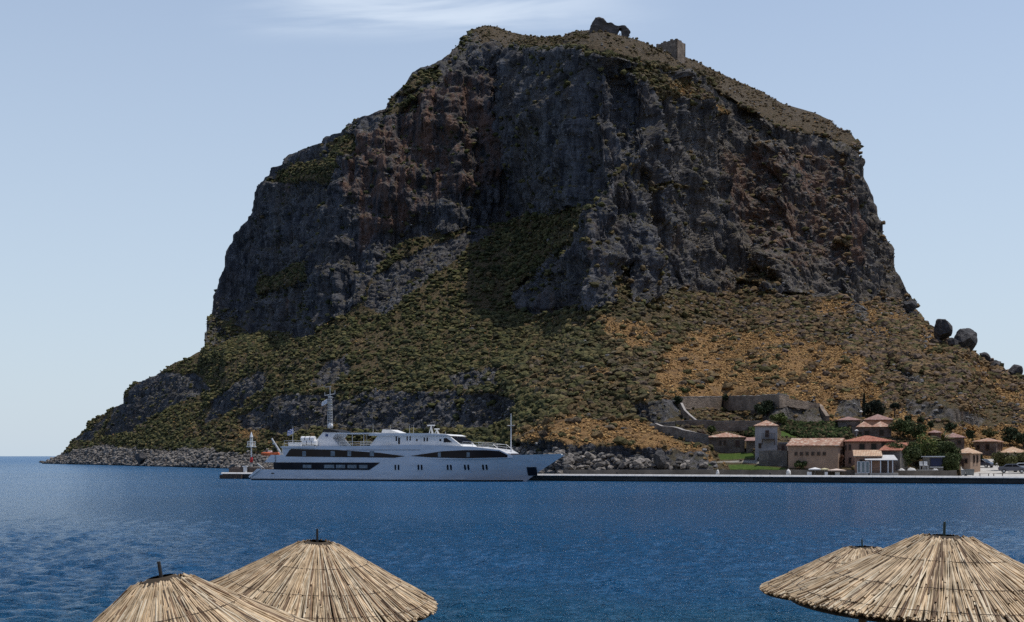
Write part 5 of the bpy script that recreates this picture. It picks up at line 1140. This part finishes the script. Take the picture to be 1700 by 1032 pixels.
# palm
pD = groundD(1563, 744); pb = px(1564, 744, pD); pr = empty('palm_tree', pb); tag(pr, 'short date palm with arching fronds before the hipped house', 'palm'); s = pD / F
MB().tube((0,0,-0.5), (0.05,0,1.0), 0.24, 0.2, 9).build('trunk', bark, pr); r = np.random.default_rng(40); V = []; Fc = []
for i in range(34):
    a = r.random() * 6.28; up = 0.25 + 1.1 * r.random(); L_ = 2.1 + 0.5 * r.random(); pp = np.array([0, 0, 1.0]); d = np.array([math.cos(a) * math.cos(up), math.sin(a) * math.cos(up), math.sin(up)])
    for k8 in range(9):
        q = pp + d * L_ / 9; d = d + np.array([0, 0, -0.16]); d /= np.linalg.norm(d); sd_ = np.cross(d, [0, 0, 1]); sd_ /= np.linalg.norm(sd_); w_ = 0.22 * math.sin(math.pi * (k8 + 1) / 10)
        b = len(V); V += [pp - sd_*w_ - [0,0,w_*.6], pp, pp + sd_*w_ - [0,0,w_*.6], q - sd_*w_*.9 - [0,0,w_*.6], q, q + sd_*w_*.9 - [0,0,w_*.6]]; Fc += [(b, b+1, b+4, b+3), (b+1, b+2, b+5, b+4)]; pp = q
o = mesh_np('crown', np.array(V), np.array(Fc), leaf_m.m, pr); attr_col(o, 'tone', np.tile([G4], (len(V), 1)) * (0.7 + 0.6 * r.random((len(V), 1))))
# garden planting and vines on the terraces: stuff
gd = zone([[(1300,703),(1412,704),(1414,728),(1334,728),(1300,718)], [(1208,706),(1252,706),(1252,724),(1236,724)]], 1, False); gd2 = gd * (0.25 + (np.sin(Y * 0.95) > 0.1)) 
r, ii, jj, pts = scatter(2400, gd2, 77)
tag(blobs('garden_plants', pts, 0.16 + 0.32 * r.random(2400), 0.9 + 0.4 * r.random(2400), I1, sk.m, r, np.where(r.random((2400, 1)) < 0.25, np.array([[0.085, 0.070, 0.036]]), np.array([[0.040, 0.055, 0.020]])) * (0.45 + 1.1 * r.random((2400, 1)))), 'rows of green vines and garden planting on the terraces', 'garden plants', kind='stuff')

# ---------------------------------------------------------------- small things along the quay and road
def car(x, yb, col, label, rz, D=None, L_=4.2):
    D = D or groundD(x, yb); b = px(x, yb, D); o = empty('parked_car', b, rz); tag(o, label, 'car')
    k = Mat('car_paint', 0.25); k.color(k.mix(k.rng(k.noise(1.5), .3, .7), col, tuple(c * .9 for c in col))); k.b.inputs['Coat Weight'].default_value = 0.6
    W_ = 1.65; h = L_ / 2
    prof = [(-h, .35), (-h, .85), (-h*.93, .98), (-h*.72, 1.0), (-h*.45, 1.42), (h*.25, 1.45), (h*.55, .98), (h*.92, .85), (h, .7), (h, .35)]
    body = MB().prism(prof, -W_/2, W_/2).build('body', k.m, o, bevel=0.06)
    for y in (-W_/2 - .012, W_/2 + .001): MB().prism([(-h*.62, 1.0), (-h*.40, 1.34), (-.08, 1.36), (-.08, 1.0)], y, y + .011).prism([(.0, 1.0), (.0, 1.36), (h*.22, 1.36), (h*.46, 1.0)], y, y + .011).build('side_window', dglass, body)
    MB().add([(h*.27, -.7, 1.42), (h*.27, .7, 1.42), (h*.56, .72, 1.0), (h*.56, -.72, 1.0)], [(0,3,2,1)]).xf(Matrix.Translation((.03, 0, .02))).build('windscreen', dglass, body)
    MB().add([(-h*.47, -.7, 1.4), (-h*.47, .7, 1.4), (-h*.72, .72, 1.02), (-h*.72, -.72, 1.02)], [(0,1,2,3)]).xf(Matrix.Translation((-.03, 0, .02))).build('rear_window', dglass, body)
    for a in (-h*.62, h*.62):
        for c in (-W_/2, W_/2):
            w_ = MB().tube((a, c - .09, .31), (a, c + .09, .31), .31, n=18).build('wheel', black, o); MB().tube((a, c - .10, .31), (a, c + .10, .31), .17, n=12).build('rim', steel, w_)
    for c in (-.6, .6): MB().box((h - .03, c - .15, .6), (h + .02, c + .15, .75)).build('headlight', frost, body); MB().box((-h - .02, c - .15, .7), (-h + .03, c + .15, .85)).build('tail_light', redp, body)
    return o
car(1630, 776, (0.02, 0.03, 0.06), 'dark blue car parked under the small tree beside the sunlit road', -0.9, D=px(0,776,groundD(1630,776)).y)
car(1681, 785, (0.10, 0.11, 0.14), 'dark grey car parked before the yellow-green tree', -0.35)
car(1701, 783, (0.62, 0.64, 0.66), 'white car half cut off by the right edge of the picture', -0.35, L_=4.4)
# benches
def bench(x, yb, label):
    D = groundD(x, yb); o = empty('bench', px(x, yb, D), QANG); tag(o, label, 'bench', 'benches on the quay')
    m = MB()
    for i in range(4): m.box((-0.78, -0.2 + i*0.11, 0.44), (0.78, -0.11 + i*0.11, 0.48))
    m.build('seat', timber, o)
    for a in (-0.6, 0.6): MB().box((a - .05, -.2, -0.1), (a + .05, .22, .44)).build('leg', timber, o)
bench(1634, 791, 'left of the two dark benches on the pale quay'); bench(1657, 791, 'right of the two dark benches on the pale quay')
# bins
def bin_(x, w, yb, yt, col, label):
    D = groundD(x, yb) - 0.5; s = D / F; o = empty('waste_bin', px(x, yb, D), QANG); tag(o, label, 'bin', 'bins at the end of the quay wall'); W2 = w * s / 2; H = (yb - yt) * s
    MB().add([(-W2*.85, -.45, .08), (W2*.85, -.45, .08), (W2*.85, .45, .08), (-W2*.85, .45, .08), (-W2, -.55, H*.85), (W2, -.55, H*.85), (W2, .55, H*.85), (-W2, .55, H*.85)], [(0,3,2,1), (4,5,6,7), (0,1,5,4), (1,2,6,5), (2,3,7,6), (3,0,4,7)]).build('bin_body', simple('bin_plastic', col, .5), o, bevel=.03)
    MB().prism([(-W2*1.02, H*.855), (-W2*.9, H), (W2*.9, H), (W2*1.02, H*.855)], -.58, .58).build('lid', simple('bin_lid', tuple(c*.8 for c in col), .5), o)
    for a in (-W2*.7, W2*.7): MB().tube((a, -.4, .08), (a, -.3, .08), .08, n=10).build('castor', black, o)
bin_(1599, 7, 789.5, 779.5, (0.42, 0.42, 0.40), 'narrow pale waste bin at the end of the quay wall'); bin_(1610, 14, 789.5, 778.5, (0.20, 0.21, 0.20), 'wide grey waste container beside the narrow pale bin')
# kiosk with big dark window, chairs, covered things
kd = groundD(1546, 780); ko = empty('kiosk', px(1532, 780, kd), QANG); tag(ko, 'flat-roofed kiosk with a big dark blue window under the trees', 'kiosk'); s = kd / F
Wk = 32 * s; Hk = 21.5 * s
MB().box((0, 0, -.6), (Wk, 2.6, Hk)).build('kiosk_wall', simple('grey_panel', (0.20, 0.19, 0.17), .7), ko)
MB().box((-.25, -.35, Hk + .003), (Wk + .25, 2.8, Hk + .16)).build('roof', white2, ko)
kw = MB().box((Wk*.36, -.06, Hk*.28), (Wk*.98, .02, Hk*.93)).build('window', rust_iron, ko); MB().box((Wk*.38, -.09, Hk*.31), (Wk*.96, -.05, Hk*.91)).build('pane', simple('blue_tint_glass', (0.015, 0.03, 0.09), .08), kw)
MB().box((Wk*.34, -.28, Hk*.2), (Wk, 0, Hk*.26)).build('counter', white2, ko)
ch0 = None
for x, lb_ in ((1530, 'left white chair standing before the kiosk'), (1537.5, 'right white chair standing before the kiosk')):
    if ch0 is None:
        ch0 = empty('chair', (0,0,0)); MB().box((-.24,-.24,.43), (.24,.24,.48)).build('seat', white2, ch0); MB().box((-.24,.2,.48), (.24,.25,.95)).build('backrest', white2, ch0)
        for a in (-.21,.21):
            for c in (-.21,.21): MB().tube((a,c,0), (a,c,.43), .025, n=6).build('leg', white2, ch0)
        o = ch0
    else:
        o = ch0.copy(); COL.objects.link(o)
        for c in ch0.children: d = c.copy(); COL.objects.link(d); d.parent = o
    D = groundD(x, 780.5) - 1.2; o.location = px(x, 779.2, D); o.scale = (1.15, 1.15, 1.35); tag(o, lb_, 'chair', 'white chairs by the kiosk')
slab = tag(MB().box((-1.2, -.6, -.8), (1.2, .6, 0)).build('chair_platform', concrete, loc=px(1534, 779.2, groundD(1534, 780.5) - 1.2)), 'low concrete platform under the two white chairs', 'platform')
# parasols
def parasol(x, yb, yt, wpx, label, col=(0.62,0.60,0.57), D=None, rise=0.28, nseg=8):
    if D == 'quay': D = _w(x) - 1.3; yb = HZ + (CAMZ - 0.93) * F / D
    D = D or groundD(x, yb); s = D / F; H = (yb - yt) * s; R2 = wpx * s / 2; o = empty('parasol', px(x, yb, D)); tag(o, label, 'parasol')
    vs = [(0, 0, H)] + [(R2*math.cos(i*2*math.pi/nseg), R2*math.sin(i*2*math.pi/nseg), H - R2*2*rise*0.9) for i in range(nseg)] + [(R2*math.cos(i*2*math.pi/nseg), R2*math.sin(i*2*math.pi/nseg), H - R2*2*rise*0.9 - .15) for i in range(nseg)]
    fs = [(0, 1+i, 1+(i+1) % nseg) for i in range(nseg)] + [(1+i, 1+nseg+i, 1+nseg+(i+1) % nseg, 1+(i+1) % nseg) for i in range(nseg)]
    MB().add(vs, fs).build('canopy', simple('parasol_cloth', col, .8), o); MB().tube((0,0,-.1), (0,0,H), .03, n=6).build('pole', steel, o); return o
parasol(1429.5, 692, 681, 6, 'small white garden parasol beside the slender cypress'); parasol(1422, 724, 712.5, 6.5, 'small white parasol left of the twin-roofed house', D=groundD(1422, 724) - 4)
parasol(1389, 789, 777.5, 32, 'wide pinkish cloth parasol on the quay behind the pale edge', (0.55,0.44,0.36), 'quay', 0.09, 6)
parasol(1353, 789, 775.5, 22, 'white cloth parasol on the quay before the long house', (0.66,0.65,0.63), 'quay', 0.14, 6)
parasol(1369, 789, 776.5, 16, 'yellowish cloth parasol between two wider parasols', (0.50,0.44,0.26), 'quay', 0.14, 6)
def table(x, label, wpx=7, hpx=5.5):
    D = _w(x) - 1.5; s = D / F; o = empty('table', px(x, HZ + (CAMZ - 0.93) * F / D, D), QANG); tag(o, label, 'table'); w_ = wpx * s / 2; H = hpx * s + .15
    MB().box((-w_, -.4, H - .05), (w_, .4, H)).build('tabletop', white2, o); MB().box((-w_ - .02, -.43, H - .5), (w_ + .02, -.41, H - .02)).build('cloth_drop', white2, o)
    for a in (-w_ + .06, w_ - .06):
        for c in (-.33, .33): MB().tube((a, c, 0), (a, c, H - .05), .03, n=6).build('leg', white2, o)
table(1344, 'white table left of the white cloth parasol'); table(1372, 'white table under the yellowish parasol', 4.5); table(1390.5, 'white table under the wide pinkish parasol')
for x, w, h, lb_ in ((1496, 13, 5, 'white tarpaulin heap on the quay wall left of the kiosk'), (1513, 15, 7, 'larger white tarpaulin heap just left of the two white chairs'), (1553, 9, 5, 'small whitish covered heap below the kiosk counter'), (1191.5, 5, 8, 'pale stone marker standing on the quay below the lawn'), (1309, 7, 9, 'pale stone lump at the quay side below the long house')):
    D = _w(x) + 0.5; s = D / F; v = I4[0].copy(); v[:, 2] = np.sign(v[:, 2]) * np.abs(v[:, 2]) ** 1.3; v = v * (1 + .22 * fbm(v[:,0]*2 + x, v[:,1]*2, v[:,2]*2, 3, int(x)))[:, None] * [w*s/2, .7, h*s*.8]
    if 'marker' in lb_ or 'lump' in lb_: D -= 1.6; 
    o = mesh_np('tarpaulin' if 'heap' in lb_ else 'stone_marker', v, I4[1], awn if 'heap' in lb_ else edge_m, smooth_=False, loc=px(x, 781.5 if 'heap' in lb_ else 786, D)); tag(o, lb_, 'tarpaulin' if 'heap' in lb_ else 'stone')

# ---------------------------------------------------------------- beach and reed parasols in front
bx_, by_ = np.meshgrid(np.linspace(-34, 34, 160), np.linspace(-20, 21.5, 110)); bz_ = np.interp(by_, [-20, 4, 15, 21.5], [2.3, 1.3, 0.45, -0.5]) + 0.05 * fbm(bx_, by_, 0*bx_, 3, 401)
idx = np.arange(bx_.size).reshape(bx_.shape); q = np.stack([idx[:-1,:-1], idx[:-1,1:], idx[1:,1:], idx[1:,:-1]], -1).reshape(-1, 4)
sand = Mat('beach_sand', 0.95); sand.color(sand.mix(sand.rng(sand.noise(3, 6), .3, .7), (0.24, 0.19, 0.14), (0.36, 0.30, 0.22))); sand.bump(sand.noise(14, 6, .7), .05)
tag(mesh_np('beach', np.stack([bx_, by_, bz_], -1).reshape(-1, 3), q, sand.m, smooth_=True), 'pale sandy beach under the reed parasols', 'beach', kind='structure')
reed = Mat('reed', 0.62); rn = reed.noise(9, 4, .6, reed.vec((1, 1, 1))); reed.b.inputs['Specular IOR Level'].default_value = 0.3
reed.color(reed.mix(1.0, reed.at('tone', 'Color'), reed.mix(reed.rng(rn, .3, .7), (.72, .70, .66), (1.15, 1.15, 1.15)), 'MULTIPLY'))
core_m = simple('dark_reed_backing', (0.05, 0.035, 0.02), .95); twine = simple('twine', (0.10, 0.07, 0.05), .9)
def reed_parasol(label, x, ytop, D, R, Hc, tilt=(0, 0), fin=((0, .16),), finr=.016, seed=1, reeds=900, fincol=None):
    r = np.random.default_rng(seed); top = px(x, ytop, D); zg = float(np.interp(D, [-20, 4, 15, 21.5], [2.3, 1.3, 0.45, -0.5])); hp = top.z - zg
    root = empty('reed_parasol', (top.x, top.y, zg)); tag(root, label, 'parasol', 'reed parasols on the beach')
    T = Matrix.Translation((0, 0, hp)) @ Matrix.Rotation(tilt[0], 4, 'X') @ Matrix.Rotation(tilt[1], 4, 'Y')
    r0 = 0.215
    def prof(rr_):   # height of the thatch surface at radius rr_, apex plane = 0
        q = np.clip((rr_ - r0) / (R - r0), -0.3, 1.1); return -Hc * (q * 1.03 - 0.03 * q * q)
    V = []; Fc = []; Cc = []; K5 = 5; NSg = 7
    for layer in range(3):
        n = reeds // 3
        for i in range(n):
            a0 = (i + r.random() * .9) / n * 2 * math.pi; skew = r.normal() * .035
            ra = (r0 * (0.80 + .32 * r.random())) if layer == 0 else r0 + (R - r0) * (r.random() ** 1.2 * (.55 if layer == 1 else .35))
            rb = R * (1 + .012 * r.normal()) if layer < 2 else min(R * 1.01, ra + (R - r0) * (.45 + .5 * r.random()))
            lift = .008 + layer * .011 + .014 * r.random(); w = (.0062 + .0044 * r.random()) * (1.25 if layer == 0 else 1); bow = .02 * r.normal()
            tone = np.array([.60, .45, .28]) * (.55 + .62 * r.random() ** .8) if r.random() > .18 else np.array([.20, .125, .07]) * (.5 + r.random())
            if r.random() < .18: tone = np.array([.62, .52, .37]) * (.85 + .3 * r.random())
            ends = []; base = len(V)
            for k_ in range(NSg):
                q = k_ / (NSg - 1); rr_ = ra + (rb - ra) * q; a = a0 + skew * q + bow * math.sin(q * 3.1) * .6
                z = float(prof(rr_)) + lift + (.012 * r.random() if k_ in (0, NSg - 1) else 0) + .004 * r.normal()
                c = np.array([rr_ * math.cos(a), rr_ * math.sin(a), z]); tn = np.array([-math.sin(a), math.cos(a), 0]); up = np.array([math.cos(a) * .42, math.sin(a) * .42, .9]); ww = w * (0.7 + .3 * q)
                for j in range(K5):
                    ph = j * 2 * math.pi / K5; V.append(c + tn * math.cos(ph) * ww + up * math.sin(ph) * ww)
            Cc += [tone] * (NSg * K5)
            for k_ in range(NSg - 1):
                for j in range(K5): A = base + k_*K5 + j; B_ = base + k_*K5 + (j+1) % K5; Fc.append((A, A + K5, B_ + K5, B_))
    V = np.array(V); V4 = np.c_[V, np.ones(len(V))] @ np.array(T).T
    can = mesh_np('thatch', V4[:, :3], np.array(Fc), reed.m, root, smooth_=True); attr_col(can, 'tone', np.array(Cc))
    m = MB(); n = 72; rings = [r0 * .45, r0 * .9, R * .45, R * .75, R * .985]
    vs = []; fs = []
    for rr_ in rings:
        for i in range(n): a = i * 2 * math.pi / n; vs.append((rr_ * math.cos(a), rr_ * math.sin(a), float(prof(rr_)) - .004))
    for rr_ in rings:
        for i in range(n): a = i * 2 * math.pi / n; vs.append((rr_ * math.cos(a), rr_ * math.sin(a), float(prof(rr_)) - .035))
    for k_ in range(len(rings) - 1):
        for i in range(n):
            A = k_*n + i; B_ = k_*n + (i+1) % n; fs.append((A, A+n, B_+n, B_)); o_ = len(rings)*n; fs.append((A+o_, B_+o_, B_+n+o_, A+n+o_))
    m.add(vs, fs); m.xf(T); m.build('backing', core_m, root)
    for rr_ in (R * .42, R * .70, R * .93):      # stitched binding rows
        n = 90; m = MB()
        for i in range(n):
            a, b = i*2*math.pi/n, (i + 1)*2*math.pi/n; j1 = r.normal() * .006; z = float(prof(rr_)) + .048
            m.tube((rr_*math.cos(a), rr_*math.sin(a), z + j1*.3), ((rr_+j1)*math.cos(b), (rr_+j1)*math.sin(b), z), .0035, n=4)
        m.xf(T); m.build('binding', twine, root)
    m = MB()
    for i in range(8): a = i * math.pi / 4 + .2; m.tube((.04*math.cos(a), .04*math.sin(a), -.02), (R*.93*math.cos(a), R*.93*math.sin(a), float(prof(R*.93)) - .06), .018, n=6)
    m.xf(T); m.build('rib_frame', pole_wood, root)
    MB().tube((0, 0, -.15), (0, 0, hp - .03), .055, .05, 12).build('post', pole_wood, root, True)
    (fx, fh) = fin[0]; p0 = T @ Vector((0, 0, -.05)); MB().tube(p0, (p0.x + fx, p0.y, p0.z + .05 + fh), finr, finr * .9, 8).build('finial', fincol or rust_iron, root)
    return root
greenp = simple('green_painted_pole', (0.03, 0.06, 0.05), .5)
reed_parasol('nearest reed parasol at bottom left with a leaning pole tip', 270, 972, 9.5, 1.38, 0.76, (math.radians(3), math.radians(-9)), ((-.04, .19),), .016, 1, 1300)
reed_parasol('reed parasol right of the nearest one, overlapping it from behind', 527, 907, 13.7, 1.38, 0.64, (math.radians(4.5), math.radians(3.6)), ((.0, .20),), .014, 2, 1300)
reed_parasol('smaller farther reed parasol partly behind the large right one', 1432, 914, 15.8, 1.31, 0.52, (math.radians(1), math.radians(-1)), ((-.01, .15),), .011, 3, 1100, greenp)
reed_parasol('large reed parasol at bottom right cut by the picture edge', 1567, 899, 10.3, 1.29, 0.53, (math.radians(1.5), math.radians(1.5)), ((.008, .17),), .013, 4, 1400, greenp)

# ---------------------------------------------------------------- unseen mainland hills behind the viewer, added to cut sky fill
hx_, hy_ = np.meshgrid(np.linspace(-1, 1, 130), np.linspace(0, 1, 70)); ang = hx_ * math.radians(118); rad_ = 34 + hy_ ** 1.3 * 900
HX, HY = rad_ * np.sin(ang), -rad_ * np.cos(ang) - 4; HZ_ = 1.5 + 260 * sst(hy_, 0.02, 1.0) * (1 - 0.75 * sst(np.abs(hx_), 0.55, 1.0)) + (4 + 40 * hy_) * fbm(HX / 120, HY / 120, 0 * HX, 4, 501) * sst(hy_, 0.02, 0.2)
HZ_ = np.where(hy_ <= 0.001, 1.0, HZ_); idx = np.arange(HX.size).reshape(HX.shape); q = np.stack([idx[:-1,:-1], idx[1:,:-1], idx[1:,1:], idx[:-1,1:]], -1).reshape(-1, 4)
hm = Mat('fill_blocking_slope', 0.95); hm.color(hm.mix(hm.rng(hm.noise(0.05, 6), .35, .65), (0.05, 0.055, 0.025), (0.16, 0.12, 0.07)))
tag(mesh_np('hills', np.stack([HX, HY, HZ_], -1).reshape(-1, 3), q, hm.m, smooth_=True), 'unseen scrubby mainland hills behind the beach, added to cut sky fill', 'hills', kind='structure')
